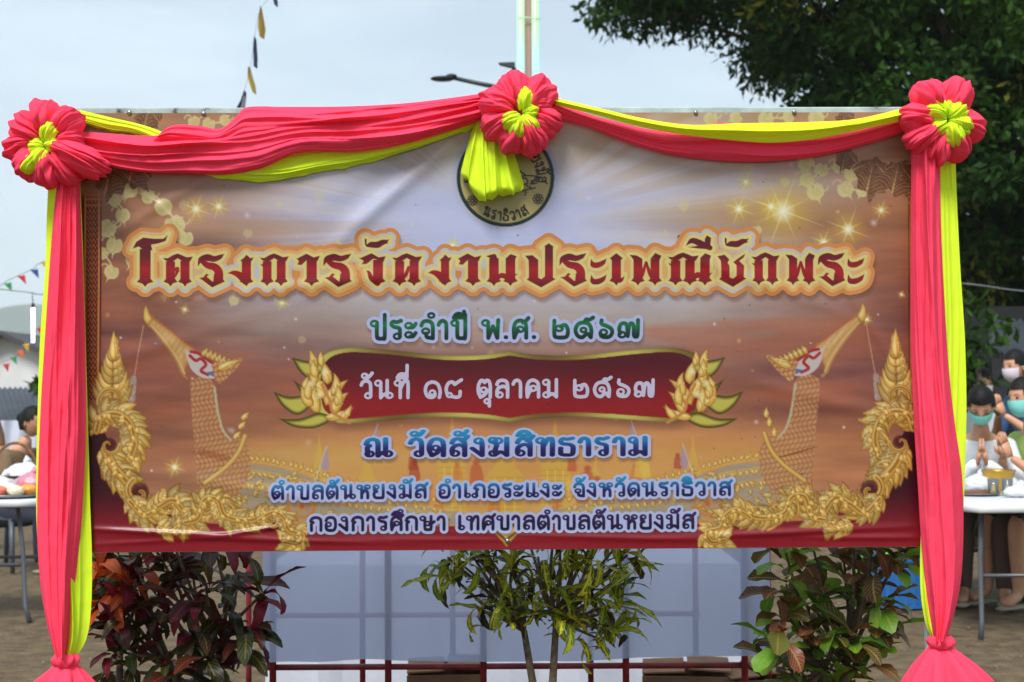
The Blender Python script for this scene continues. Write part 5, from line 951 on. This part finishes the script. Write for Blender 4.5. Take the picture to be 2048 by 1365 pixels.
def hanging_tube():
    Y = 8.; a, b = atv(66, 616, Y), atv(66, 686, Y); root = thing('tube_lamp', 'lit white tube lamp hanging from an overhead wire', 'lamp', tuple(b)); o = Vector(b); m = M('lit_tube', (1, 1, 1, 1), .3); q = nodes(m)[2]; q.inputs['Emission Color'].default_value = (.9, .96, 1, 1); q.inputs['Emission Strength'].default_value = 1.6
    MB().tube([(0, 0, .0), (0, 0, .15), a - o], .016, 10).build('tube', m, root); MB().tube([a - o, a - o + Vector((0, 0, .04))], .015, 8).build('cap', dark, root)
    w_ = [atv(x, y, Y) - o for x, y in ((-200, 560), (0, 579), (64, 586), (100, 590), (400, 600))]; MB().tube(smooth([tuple(p) for p in w_], 5), .005, 5).build('wire', wirem, root); MB().tube([a - o + Vector((0, 0, .04)), atv(64, 586, Y) - o], .004, 5).build('hook', dark, root)
hanging_tube()
mb = MB(); mb.tube(smooth([tuple(atv(x, y, 10.)) for x, y in ((1700, 540), (1850, 560), (1960, 571), (2060, 584), (2300, 600))], 5), .006, 5); tag(mb.build('overhead_wire', wirem), 'thin overhead wire crossing in front of the big tree', 'wire')
# ------------------------------------------------------------------ buildings
wallm = noisy('white_render', [(.3, lin(190, 190, 188)), (.7, lin(214, 214, 212))], scale=1.2, rough=.9); roofm = noisy('grey_sheet_roof', [(.3, lin(46, 51, 58)), (.7, lin(66, 71, 79))], scale=2, rough=.55)
def corrugated(mb, a, b, c, n=60, amp=.03):
    """sheet spanned by edge a-b (ridges counted along it) and down to c"""
    a, b, c = (np.array(v, float) for v in (a, b, c)); V = np.zeros((2, n, 3)); nn = np.cross(b - a, c - a); nn /= np.linalg.norm(nn)
    for j in range(n): p = a + (b - a) * j / (n - 1) + nn * amp * math.sin(j * math.pi / 2); V[0, j] = p; V[1, j] = p + (c - a)
    return mb.grid(V)
def house():
    Y = 28.; k = (Y + 4.1) / FPX; ap = atv(12, 663, Y); ze = atv(96, 700, Y).z; root = thing('house', 'white gabled house under the bluish hill', 'house', (ap.x, Y, 0)); hw = 3.4; zr = ap.z; ze = zr - (zr - ze) / ((96 - 12) * k) * hw
    MB().add([(-hw, 0, 0), (hw, 0, 0), (hw, 0, ze), (0, 0, zr - .08), (-hw, 0, ze), (-hw, 7, 0), (hw, 7, 0), (hw, 7, ze), (0, 7, zr - .08), (-hw, 7, ze)], [(0, 1, 2, 3, 4), (6, 5, 9, 8, 7), (1, 6, 7, 2), (5, 0, 4, 9)]).build('wall', wallm, root, False)
    rf = MB()
    for s in (-1, 1): rf.add([(0, -.4, zr), (0, 7.4, zr), (s * (hw + .5), 7.4, ze - .25), (s * (hw + .5), -.4, ze - .25), (0, -.4, zr - .1), (0, 7.4, zr - .1), (s * (hw + .5), 7.4, ze - .35), (s * (hw + .5), -.4, ze - .35)], [(0, 1, 2, 3), (7, 6, 5, 4), (0, 3, 7, 4), (3, 2, 6, 7), (1, 5, 6, 2)])
    rf.build('roof', M('dark_roof', lin(62, 60, 62), .7), root, False)
    for x in (-1.5, 1.2): f = MB().box((x, -.03, ze - 1.5), (1.0, .06, 1.1)).build('window', M('window_dark', lin(70, 76, 84), .2), root, False)
house()
def shelter():
    Y = 15.; a, b = atv(-260, 776, Y), atv(130, 776, Y); c = atv(-260, 846, Y - 1.6); root = thing('lean_to', 'grey corrugated lean-to roof in front of the white house', 'shelter', (b.x, Y, 0)); o = np.array(root.location); corrugated(MB(), np.array(a) - o, np.array(b) - o, np.array(c) - o, 150, .02).build('roof_sheet', roofm, root)
    for x in (-3.2, -1.6, -.1): MB().box((x, -1.5, c.z / 2 - .02), (.07, .07, c.z - .04)).build('post', dark, root, False)
shelter()
def canopy():
    Y = 12.4; a = atv(-120, 842, Y); b = atv(120, 930, Y); n = 50; V = np.zeros((14, n, 3))
    for i in range(14):
        for j in range(n): V[i, j] = (lerp(a.x, b.x, j / (n - 1)), Y + .05 * math.sin(j * .9 + .3 * i), lerp(a.z, .05, i / 13))
    tag(MB().grid(V).build('white_tarpaulin', wc), 'white tarpaulin hung behind the seated woman with the basket', 'tarpaulin')
canopy()
def shed():
    Y = 9.6; p = atv(1990, 645, Y); root = thing('shed', 'dark open shed with grey corrugated roof under the tree', 'shed', (p.x, Y, 0)); o = np.array(root.location); a = np.array(atv(1978, 640, Y)) - o; b = np.array(atv(2500, 640, Y)) - o; c = np.array(atv(1978, 706, Y - 1.0)) - o
    corrugated(MB(), a, b, c, 160, .02).build('roof_sheet', roofm, root); MB().box(((a[0] + b[0]) / 2, 1.0, 1.1), (b[0] - a[0], .1, 2.3)).build('back_wall', M('shed_wall', lin(20, 21, 23), .9), root, False)
    for x in (a[0] + .2, a[0] + .7, (a[0] + b[0]) / 2, b[0] - .3): MB().box((x, -.9, c[2] / 2 - .03), (.09, .09, c[2] - .06)).build('post', dark, root, False)
    for k in range(7): MB().box((a[0] + .5 + k * .45, .9, .9), (.36, .04, 1.6)).build('board', M('shed_board', lin(30, 32, 36), .8), root, False)
shed()
def bush(px, py, Y, h, label, seed):
    p = atv(px, py, Y); root = thing('leafy_shrub', label, 'shrub', (p.x, Y, 0)); r = random.Random(seed); c = [(p.x + r.gauss(0, .05), Y + r.gauss(0, .05), p.z + r.gauss(0, .04)) for _ in range(5)]; foliage('crown', c, 14, .16, .08, seed, root); MB().tube([(0, 0, 0), (.02, 0, p.z * .6), (0, 0, p.z)], [.03, .02, .01], 6).build('stem', tbark, root)
bush(80, 768, 12.6, 1., 'small green shrub poking up beside the drape above the tarpaulin', 3)
# ------------------------------------------------------------------ people
skinm = noisy('skin', [(.3, lin(176, 124, 94)), (.7, lin(200, 150, 118))], scale=6, rough=.5, Subsurface_Weight=.08)
hairm = noisy('hair', [(.3, lin(10, 9, 9)), (.7, lin(22, 19, 18))], scale=30, rough=.6, Specular_IOR_Level=.2, bump=.003, bscale=90, stretch=(1, 1, .2))
def skin_body(J, E, root='pelvis'):
    """one continuous surface grown round a posed skeleton"""
    names = list(J); me = bpy.data.meshes.new('skeleton'); me.from_pydata([J[n][0] for n in names], [(names.index(a), names.index(b)) for a, b in E], []); o = bpy.data.objects.new('skeleton', me); COL.objects.link(o)
    o.modifiers.new('skin', 'SKIN'); sub = o.modifiers.new('sub', 'SUBSURF'); sub.levels = 2; sub.render_levels = 2
    for n, v in zip(names, me.skin_vertices[0].data): r = J[n][1]; v.radius = r if isinstance(r, tuple) else (r, r); v.use_root = n == root
    dg = bpy.context.evaluated_depsgraph_get(); ev = o.evaluated_get(dg); m2 = bpy.data.meshes.new_from_object(ev); V = np.array([v.co[:] for v in m2.vertices]); Nn_ = np.array([v.normal[:] for v in m2.vertices]); F = [tuple(p.vertices) for p in m2.polygons]
    bpy.data.objects.remove(o); bpy.data.meshes.remove(m2); return V, Nn_, F
def person(label, loc, rz, seated=True, shirt=lin(230, 230, 230), sleeve='short', legs=lin(30, 30, 34), legcut='knee', mask=None, hair='bun', bow=0., pray=True, seat_z=.44, scale=1., group=None):
    root = thing('person', label, 'person', loc, rz, group); root.scale = (scale,) * 3; S = seated; pz = seat_z + .09 if S else .90; lean = .06 + .10 * bow
    ch = Vector((0, -lean * 1.2, pz + .36)); nk = Vector((0, -lean * 1.6, pz + .52)); hb = Vector((0, -lean * 1.9 - .02, pz + .60)); J = {'pelvis': (Vector((0, 0, pz)), (.155, .115)), 'waist': (Vector((0, -lean * .5, pz + .17)), (.125, .095)), 'chest': (ch, (.150, .105)), 'neck': (nk, (.052, .055)), 'head': (hb, (.05, .055))}
    E = [('pelvis', 'waist'), ('waist', 'chest'), ('chest', 'neck'), ('neck', 'head')]; hands = []
    for s, k in ((-1, 'L'), (1, 'R')):
        sh = ch + Vector((s * .165, 0, .075)); J['shoulder' + k] = (sh, .058)
        if pray: el = ch + Vector((s * .215, -.10, -.19)); wr = ch + Vector((s * .028, -.27, -.01))
        else: el = ch + Vector((s * .21, -.06, -.22)); wr = ch + Vector((s * .12, -.28, -.26))
        J['elbow' + k] = (el, .043); J['forearm' + k] = (el.lerp(wr, .45), .037); J['wrist' + k] = (wr, .025); E += [('chest', 'shoulder' + k), ('shoulder' + k, 'elbow' + k), ('elbow' + k, 'forearm' + k), ('forearm' + k, 'wrist' + k)]; hands.append((s, wr))
        hip = Vector((s * .10, 0, pz - .03)); J['hip' + k] = (hip, .088)
        if S: kn = Vector((s * .12, -.43, pz - .02)); an = Vector((s * .12, -.42, .085)); to = Vector((s * .13, -.56, .035))
        else: kn = Vector((s * .10, -.02, .48)); an = Vector((s * .10, .02, .085)); to = Vector((s * .11, -.13, .035))
        J['knee' + k] = (kn, .060); J['calf' + k] = (kn.lerp(an, .35), .056); J['ankle' + k] = (an, .036); J['toe' + k] = (to, (.042, .026)); E += [('pelvis', 'hip' + k), ('hip' + k, 'knee' + k), ('knee' + k, 'calf' + k), ('calf' + k, 'ankle' + k), ('ankle' + k, 'toe' + k)]
    V, NV, F = skin_body(J, E); seg = []
    for a, b in E: seg.append((np.array(J[a][0]), np.array(J[b][0]), (b if b not in ('chest',) else 'chest').rstrip('LR')))
    D = []
    for a, b, _ in seg: d = b - a; t = np.clip(((V - a) @ d) / (d @ d), 0, 1); D.append(np.linalg.norm(V - a - t[:, None] * d, axis=1))
    lab = np.array([s[2] for s in seg])[np.argmin(D, 0)]; mb = MB().add(V, F)
    # head with face
    hc = np.array(hb) + [0, -.035 - .03 * bow, .105]; tilt = Matrix.Rotation(.5 * bow, 3, 'X')
    def hfn(d):
        x, y, z = d; f = 1. - (.20 * abs(x) * max(0, -z) + .06 * max(0, -z) * max(0, y))
        f += .16 * math.exp(-((x / .13) ** 2 + ((z + .10) / .20) ** 2)) * (y < 0) * (1 if z < .1 else .4) - .05 * math.exp(-(((abs(x) - .38) / .16) ** 2 + ((z - .08) / .10) ** 2)) * (y < 0) + .03 * math.exp(-((x / .28) ** 2 + ((z + .52) / .09) ** 2)) * (y < 0); return f
    def onhead(mbx): mbx.v = [(np.array(tilt) @ v.T).T + hc for v in mbx.v]; return mbx
    hm = MB().ball((0, 0, 0), (.076, .094, .118), 40, 30, hfn); [hm.ball((s * .077, .012, -.01), (.010, .022, .032), 8, 6) for s in (-1, 1)]; onhead(hm); mb.add(np.concatenate(hm.v), hm.f)
    for s, wr in hands:                                     # palm, four fingers and a thumb each
        w_ = np.array(wr); up = np.array([0, -.35, .94]) if pray else np.array([0, -.9, -.1]); fx = np.array([0, -.94, -.35]) if pray else np.array([1., 0, 0]); ins = np.array([-s * .10, 0, 0]) if pray else np.zeros(3)
        mb.tube([w_, w_ + up * .04 + ins * .1, w_ + up * .09 + ins * .16], [.024, .036, .034], 12, flat=.45 if pray else .45)
        for k, ln in enumerate((.062, .074, .070, .054)):
            b0 = w_ + up * .085 + fx * (k - 1.5) * .017 + ins * .16; mb.tube([b0, b0 + up * ln * .5, b0 + up * ln + ins * .05], [.0088, .0082, .006], 7)
        b0 = w_ + up * .03 - fx * -.03 + ins * .1; mb.tube([b0, b0 + up * .03 + fx * .022, b0 + up * .058 + fx * .024], [.011, .010, .007], 7)
    body = mb.build('body', skinm, root)
    def shell(name, labs, mat, off, zmin=-9, zmax=99):
        ok = np.isin(lab, labs) & (V[:, 2] > zmin) & (V[:, 2] < zmax); keep = [f for f in F if all(ok[i] for i in f)]; ids = sorted({i for f in keep for i in f}); mp = {i: n for n, i in enumerate(ids)}
        P = np.array([V[i] + NV[i] * (off + .006 * nz1(V[i][0] * 14, V[i][2] * 9, V[i][1] * 9)) for i in ids]); FF = [tuple(mp[i] for i in f) for f in keep]; cnt = {}
        for f in FF:
            for a_, b_ in zip(f, f[1:] + f[:1]): cnt[(min(a_, b_), max(a_, b_))] = cnt.get((min(a_, b_), max(a_, b_)), 0) + 1
        nb = {}
        for (a_, b_), c_ in cnt.items():
            if c_ == 1: nb.setdefault(a_, []).append(b_); nb.setdefault(b_, []).append(a_)
        for _ in range(10):                                # even out the hems
            Q = P.copy()
            for a_, l_ in nb.items(): Q[a_] = .4 * P[a_] + .6 * np.mean(P[l_], 0)
            P = Q
        MB().add(P, FF).build(name, mat, root)
    cm = lambda c, nm: noisy(nm, [(.3, tuple(v * .82 for v in c[:3]) + (1,)), (.7, c)], scale=9, rough=.85, bump=.004, bscale=26); cn = 'cloth_%d_%d_%d' % tuple(int(v * 99) for v in shirt[:3]); ln_ = 'legs_%d_%d_%d' % tuple(int(v * 99) for v in legs[:3])
    arms = ['elbow'] + (['forearm', 'wrist'] if sleeve == 'long' else []); shell('shirt', ['waist', 'chest', 'shoulder', 'neck'] + arms, cm(shirt, cn), .014, zmin=pz - .05, zmax=pz + .50); shell('trousers', ['hip', 'knee', 'waist', 'pelvis'] + (['calf', 'ankle'] if legcut == 'long' else []), cm(legs, ln_), .016, zmax=pz + .10)
    for s, k in ((-1, 'L'), (1, 'R')):
        t_ = J['toe' + k][0]; a_ = J['ankle' + k][0]; MB().tube([(a_.x, a_.y + .05, .014), (a_.x, (a_.y + t_.y) / 2, .014), (t_.x, t_.y - .03, .014)], [.036, .046, .036], 12, flat=.32).build('sandal', M('sandal', lin(150, 140, 124) if seated else lin(60, 54, 50), .8), root)
    # hair: cap over the skull, open at the face
    H = np.zeros((22, 44, 3)); fc = []
    for i in range(22):
        e = math.pi * (i / 21 - .5)
        for j in range(44): a = 2 * math.pi * j / 44; d = (math.cos(e) * math.cos(a), math.cos(e) * math.sin(a), math.sin(e)); k = 1.10 + .03 * nz1(d[0] * 4, d[1] * 4, d[2] * 4); H[i, j] = (d[0] * .080 * k, d[1] * .099 * k + .006, d[2] * .121 * k)
    hmesh = MB().grid(H, True); front = [min(H.reshape(-1, 3)[i][1] for i in f) for f in hmesh.f]; keep = []
    for f in hmesh.f:
        c = np.mean([H.reshape(-1, 3)[i] for i in f], 0)
        if c[2] > .072 - .045 * (c[1] > -.06) or (c[1] > .005 and c[2] > -.06) or (c[1] > -.035 and c[2] > .01): keep.append(f)
    hmesh.f = keep
    if hair == 'bun': hmesh.ball((0, .105, .02), (.045, .04, .045), 16, 10)
    elif hair == 'long': hmesh.tube([(0, .07, .03), (0, .10, -.08), (0, .085, -.22)], [.075, .075, .045], 16)
    elif hair == 'tail': hmesh.tube([(0, .09, .02), (0, .135, -.03), (0, .125, -.16)], [.03, .036, .014], 12)
    onhead(hmesh).build('hair', hairm, root)
    for s in (-1, 1): e = MB().ball((s * .030, -.0845, .014), (.0115, .005, .0042), 10, 6); onhead(e).build('eye', M('eye_dark', lin(24, 18, 16), .25), body); e = MB().tube([(s * .014, -.091, .030), (s * .032, -.090, .036), (s * .050, -.078, .030)], [.0015, .002, .001], 6); onhead(e).build('eyebrow', hairm, body)
    if mask is not None:
        G = np.zeros((14, 26, 3))
        for i in range(14):
            e = rad(lerp(-62, 1, i / 13))
            for j in range(26):
                a = rad(lerp(-90 - 66, -90 + 66, j / 25)); d = (math.cos(e) * math.cos(a), math.cos(e) * math.sin(a), math.sin(e)); c = 1 - abs(j / 25 * 2 - 1) ** 2; k = 1.06 + .14 * c * math.exp(-((i / 13 - .62) / .45) ** 2) + (.006 * math.sin(i * 2.4)); G[i, j] = (d[0] * .076 * k, d[1] * .094 * k, d[2] * .113 * k - .004)
        fm = onhead(MB().grid(G)).build('face_mask', M('mask_%d' % int(mask[2] * 100), mask, .8), root)
        for s in (-1, 1): e = MB().tube([(s * .068, -.045, -.005), (s * .082, -.01, .004), (s * .084, .012, .0)], .0018, 5); onhead(e).build('ear_loop', M('ear_loop', lin(220, 220, 220), .8), fm)
    else: e = MB().tube([(-.022, -.088, -.052), (0, -.093, -.053), (.022, -.088, -.052)], [.002, .005, .002], 8); onhead(e).build('lips', M('lips', lin(140, 70, 64), .5), body)
    return root
plastic = lambda nm, c: M(nm, c, .38)
def stool(label, loc, rz, col, group='plastic chairs at the tables'):
    root = thing('plastic_chair', label, 'chair', loc, rz, group); m = plastic('chair_' + '%d' % int(col[1] * 100), col); U = np.linspace(-1, 1, 14); V = np.zeros((12, 14, 3))
    for i in range(12):
        for j, u in enumerate(U): v = i / 11; V[i, j] = (u * (.20 - .02 * v), -.20 + .40 * v, .43 - .014 * (1 - u * u) * math.sin(math.pi * v))
    mb = MB().grid(V); V2 = V.copy(); V2[..., 2] -= .022; mb.grid(V2[:, ::-1]); [mb.grid(np.stack([a, b])) for a, b in ((V[0], V2[0]), (V2[-1], V[-1]), (V2[:, 0], V[:, 0]), (V[:, -1], V2[:, -1]))]; mb.build('seat', m, root)
    for sx in (-1, 1):
        for sy in (-1, 1): MB().tube([(sx * .175, sy * .175, .425), (sx * .195, sy * .2, .2), (sx * .215, sy * .225, 0)], [.024, .021, .018], 8).build('leg', m, root)
    B_ = np.zeros((10, 14, 3))
    for i in range(10):
        for j, u in enumerate(U): v = i / 9; B_[i, j] = (u * (.19 - .03 * v), .19 + .07 * v + .03 * (1 - u * u), .44 + .38 * v - .03 * u * u * v)
    mb = MB().grid(B_); C_ = B_.copy(); C_[..., 1] += .016; mb.grid(C_[:, ::-1]); mb.grid(np.stack([B_[-1], C_[-1]])); mb.build('backrest', m, root); return root
tabm = noisy('table_plastic', [(.3, lin(196, 198, 200)), (.7, lin(216, 218, 220))], scale=6, rough=.45); legm = M('leg_metal', lin(92, 96, 102), .45, Metallic=.4)
def table(label, loc, w_, d_, rz=0., h=.75):
    root = thing('folding_table', label, 'table', loc, rz, 'white plastic folding tables'); n = 44; a = np.linspace(0, 2 * np.pi, n, endpoint=False); prof = []
    for z, g in ((h - .045, -.012), (h - .040, 0), (h - .008, 0), (h, -.010)):
        prof.append([(np.sign(math.cos(q)) * min(w_ / 2, abs(w_ / 2 * 1.35 * math.cos(q))) + g * math.cos(q), np.sign(math.sin(q)) * min(d_ / 2, abs(d_ / 2 * 1.35 * math.sin(q))) + g * math.sin(q), z) for q in a])
    mb = MB().grid(np.array(prof), True); mb.f += [tuple(range(n))[::-1], tuple(mb.n - n + k for k in range(n))]; mb.build('table_top', tabm, root, True, .0)
    for sy in (-1, 1):
        y = sy * (d_ / 2 - .18)
        for sx in (-1, 1): x = sx * (w_ / 2 - .10); MB().tube([(x * .92, y, h - .045), (x * .96, y, .45), (x, y + sy * .05, .09), (x * 1.04, y + sy * .07, 0)], [.014, .014, .014, .017], 8).build('leg', legm, root)
        MB().tube([(-w_ / 2 + .11, y + sy * .01, .34), (w_ / 2 - .11, y + sy * .01, .34)], .011, 8).build('stretcher', legm, root); MB().tube([(0, y + sy * .01, .34), (0, y - sy * .32, h - .05)], .010, 8).build('brace', legm, root)
    return root
# ---- right: people at a table
table('long white folding table with offerings in front of people in masks', (2.98, 4.45, 0), .95, 1.55, .03)
G_ = 'people praying at the table'
def place(px, py, Y): p = atv(px, py, Y); return p
def sit(label, px, py, Y, rz, head=1.20, **kw):
    p = atv(px, py, Y); sc = kw.pop('scale', 1.); return person(label, (p.x, Y, 0), rz, scale=sc, **kw)
person('woman with bowed head, teal mask and white blouse, palms together', (atv(1966, 845, 5.35).x, 5.40, 0), rad(-18), True, lin(222, 224, 228), 'long', lin(86, 70, 62), 'long', lin(120, 200, 190), 'bun', 1.35, True, .43, 1.05, G_)
person('woman in green top with teal mask, palms together, black shorts', (atv(2040, 850, 5.1).x + .20, 5.12, 0), rad(-62), True, lin(150, 176, 92), 'short', lin(20, 20, 24), 'knee', lin(128, 206, 198), 'tail', .25, True, .46, 1.06, G_)
person('standing woman in blue shirt with pale mask, palms together', (atv(2052, 742, 6.0).x + .10, 6.05, 0), rad(-64), False, lin(44, 84, 128), 'short', lin(40, 44, 58), 'long', lin(216, 204, 214), 'bun', .25, True, .45, .965, G_)
person('person in white with white mask sitting farther back by the shed', (atv(1946, 800, 8.6).x, 8.7, 0), rad(12), True, lin(214, 216, 220), 'short', lin(60, 62, 74), 'long', lin(226, 226, 230), 'long', .1, False, .50, 1.10, G_)
green = lin(96, 176, 34); blue = lin(36, 96, 160)
for label, px, Y, dy in (('bright green plastic chair under the woman with bowed head', 1966, 5.40, .02), ('bright green plastic chair under the woman in green top', 2040, 5.12, 0), ('bright green plastic chair under the person sitting farther back', 1946, 8.7, .02)): stool(label, (atv(px, 850, Y).x + (.20 if px == 2040 else 0), Y + dy, 0), rad({1966: -18, 2040: -62, 1946: 12}[px]), green)
stool('bright green plastic chair pulled out at the table end', (atv(1800, 1100, 5.3).x, 5.3, 0), rad(100), green)
def crate():
    p = atv(1815, 1180, 5.0); root = thing('plastic_crate', 'blue plastic crate behind the bronze croton', 'crate', (p.x, 5.0, 0), .1); m = plastic('crate_blue', blue); w_, d_, h_ = .42, .32, .32
    for c, s in (((0, -d_ / 2, h_ / 2), (w_, .012, h_)), ((0, d_ / 2, h_ / 2), (w_, .012, h_)), ((-w_ / 2, 0, h_ / 2), (.012, d_ - .013, h_)), ((w_ / 2, 0, h_ / 2), (.012, d_ - .013, h_)), ((0, 0, .008), (w_ - .015, d_ - .015, .012))): MB().box(c, s).build('side', m, root, False)
    for c, s in (((0, -d_ / 2 - .003, h_ - .012), (w_ + .03, .03, .024)), ((0, d_ / 2 + .003, h_ - .012), (w_ + .03, .03, .024)), ((-w_ / 2 - .003, 0, h_ - .012), (.03, d_ - .03, .024)), ((w_ / 2 + .003, 0, h_ - .012), (.03, d_ - .03, .024))): MB().box(c, s).build('rim', m, root, False)
    for k in range(7): MB().box((-w_ / 2 + .045 + k * .055, -d_ / 2 - .009, h_ * .45), (.012, .008, h_ * .7)).build('rib', m, root, False)
crate()
TZ = .751; brass = M('brass', lin(196, 156, 70), .3, Metallic=.85)
def on_table(px, Y): return (atv(px, 950, Y).x, Y, TZ)
b_ = MB().lathe([(.0, .002), (.05, .002), (.055, .012), (.07, .03), (.098, .10), (.106, .125), (.112, .128), (.106, .131), (.098, .122), (.066, .035), (0, .02)], 32).build('brass_bowl', brass); b_.location = on_table(1996, 4.75); tag(b_, 'gold coloured metal bowl on the table before the praying women', 'bowl')
glass = M('drinking_glass', (.9, .95, .95, 1), .05, Transmission_Weight=.9, IOR=1.3)
for label, px, c in (('glass holding a yellow candle beside the gold bowl', 1986, lin(226, 190, 70)), ('glass of pale drink beside the candle glass', 2014, lin(206, 196, 190))):
    t = thing('drinking_glass', label, 'glass', on_table(px, 4.35), group='glasses on the table'); MB().lathe([(0, .001), (.028, .001), (.034, .10), (.0315, .10), (.026, .008), (0, .008)], 20).build('glass_wall', glass, t); MB().lathe([(0, .010), (.0245, .010), (.027, .055), (0, .056)], 18).build('content', M('content_%d' % int(c[2] * 100), c, .4), t)
bagm = M('plastic_bag', (.86, .87, .90, 1), .3); nodes(bagm)[2].inputs['Transmission Weight'].default_value = .35
def bag(label, loc, r, col, seed, group):
    m = bagm if col is None else M('bag_%d_%d' % (int(col[0] * 99), int(col[2] * 99)), col, .35); q = MB().ball((0, 0, r[2] * .92), r, 30, 20, lambda d: 1 + .22 * nz1(d[0] * 2.6 + seed, d[1] * 2.6, d[2] * 2.6) + .10 * abs(nz1(d[0] * 7, d[1] * 7 + seed, d[2] * 7)) - .15 * max(0, -d[2]) ** 3)
    q.tube([(0, 0, r[2] * 1.7), (.01, 0, r[2] * 2.0), (.03, .01, r[2] * 2.25)], [.012, .016, .028], 10); o = q.build('plastic_bag', m); o.location = loc; o['label'] = label; o['category'] = 'bag'; o['group'] = group; return o
bag('crumpled clear white bag at the table edge next to the gold bowl', on_table(1955, 4.75), (.09, .08, .05), None, 2, 'bags of food on the tables'); bag('small pale bag in front of the glasses', on_table(2035, 4.2), (.08, .06, .035), None, 5, 'bags of food on the tables')
tr = MB().lathe([(0, .002), (.13, .002), (.15, .016), (.155, .017), (.145, .010), (.128, .006), (0, .006)], 30).build('serving_tray', M('steel', lin(150, 150, 150), .35, Metallic=1.)); tr.location = on_table(1950, 4.40); tag(tr, 'round metal tray with wooden sticks by the gold bowl', 'tray')
for k in range(5):
    s = MB().tube([(-.09, 0, 0), (0, .004, .004), (.09, 0, 0)], [.006, .007, .005], 6).build('wooden_stick', M('stick', lin(120, 76, 48), .8)); x, y, z = on_table(1950, 4.40); s.location = (x + .01 * k - .03, y - .03 + .022 * k, z + .014 + .004 * (k % 2)); s.rotation_euler = (0, 0, .25 * k - .5); tag(s, 'short brown wooden stick lying in the pile on the round metal tray', 'stick', 'sticks on the tray')
# ---- left: woman with basket at a table
p = atv(20, 872, 7.0); person('dark haired woman in profile seated behind the basket', (p.x - .02, 7.05, 0), rad(68), True, lin(120, 96, 70), 'short', lin(30, 34, 48), 'long', None, 'bun', .25, False, .37, 1., 'people at the side table')
stool('dull plastic chair under the dark haired woman', (p.x - .02, 7.06, 0), rad(68), lin(70, 76, 84))
p2 = atv(-22, 815, 8.4); person('person in brown standing at the picture edge beyond the basket', (p2.x - .12, 8.4, 0), rad(40), False, lin(122, 84, 62), 'short', lin(40, 36, 36), 'long', None, 'tail', .2, False, .45, .86, 'people at the side table')
tl = atv(75, 1000, 4.45); TX = tl.x - .95; table('white folding table with trays of food beside the drape', (TX, 4.75, 0), 1.9, .75, .02)
def on_left(px, Y): return (atv(px, 950, Y).x, Y, TZ)
t = thing('wicker_basket', 'brown basket with a tall arched handle on the side table', 'basket', on_left(30, 5.02)); wk = noisy('wicker', [(.3, lin(92, 60, 36)), (.7, lin(140, 98, 62))], scale=40, rough=.8, bump=.004, bscale=60)
MB().lathe([(0, .004), (.11, .004), (.15, .11), (.16, .115), (.14, .115), (.10, .02), (0, .015)], 28).build('bowl', wk, t); a = np.linspace(0, math.pi, 18); MB().tube(np.c_[.15 * np.cos(a), 0 * a, .10 + .22 * np.sin(a)], .010, 8).build('handle', wk, t)
tr = MB().lathe([(0, .002), (.19, .002), (.22, .024), (.226, .025), (.212, .012), (.188, .007), (0, .007)], 34).build('serving_tray', M('steel', lin(150, 150, 150), .35, Metallic=1.)); tr.location = on_left(24, 4.62); tag(tr, 'wide metal tray heaped with wrapped food on the side table', 'tray')
x, y, z = on_left(24, 4.62); r = random.Random(3)
for k, (lab, c) in enumerate((('orange wrapped snack on the wide tray', lin(226, 150, 60)), ('red and white wrapped snack on the wide tray', lin(214, 90, 80)), ('pale wrapped snack on the wide tray', lin(220, 206, 200)), ('yellow wrapped snack on the wide tray', lin(226, 190, 80)), ('coral wrapped snack on the wide tray', lin(230, 120, 96)), ('cream wrapped snack on the wide tray', lin(226, 214, 180)))):
    q = MB().ball((0, 0, .034), (.052, .042, .034), 18, 12, lambda d: 1 + .25 * nz1(d[0] * 3 + k * 7, d[1] * 3, d[2] * 3)).build('wrapped_snack', M('snack_%d' % k, c, .35)); an = k * 1.05; q.location = (x + .105 * math.cos(an), y + .10 * math.sin(an), z + .010); tag(q, lab, 'snack', 'snacks on the wide tray')
bag('big white plastic bag piled behind the wide tray', on_left(48, 4.98), (.13, .09, .10), None, 8, 'bags of food on the tables'); bag('pink plastic bag on the side table near the drape', on_left(63, 4.85), (.09, .07, .07), lin(196, 120, 140), 9, 'bags of food on the tables'); bag('low white plastic bag beside the basket', on_left(5, 4.9), (.10, .08, .06), None, 12, 'bags of food on the tables')
# ------------------------------------------------------------------ the hazy air in front of the far hills
def haze():
    o = MB().box((-150, 1120, 81.5), (3200, 2320, 165)).build('haze', None, None, False); m = bpy.data.materials.new('haze_air'); m.use_nodes = True; n = m.node_tree.nodes; n.remove(n['Principled BSDF']); v = n.new('ShaderNodeVolumePrincipled'); v.inputs['Color'].default_value = (.93, .97, 1, 1); v.inputs['Density'].default_value = .00045; v.inputs['Anisotropy'].default_value = .2
    m.node_tree.links.new(v.outputs[0], n['Material Output'].inputs['Volume']); o.data.materials.append(m); o['kind'] = 'stuff'; o['label'] = 'pale hazy air over the yard and the far hills'; o['category'] = 'haze'
haze()
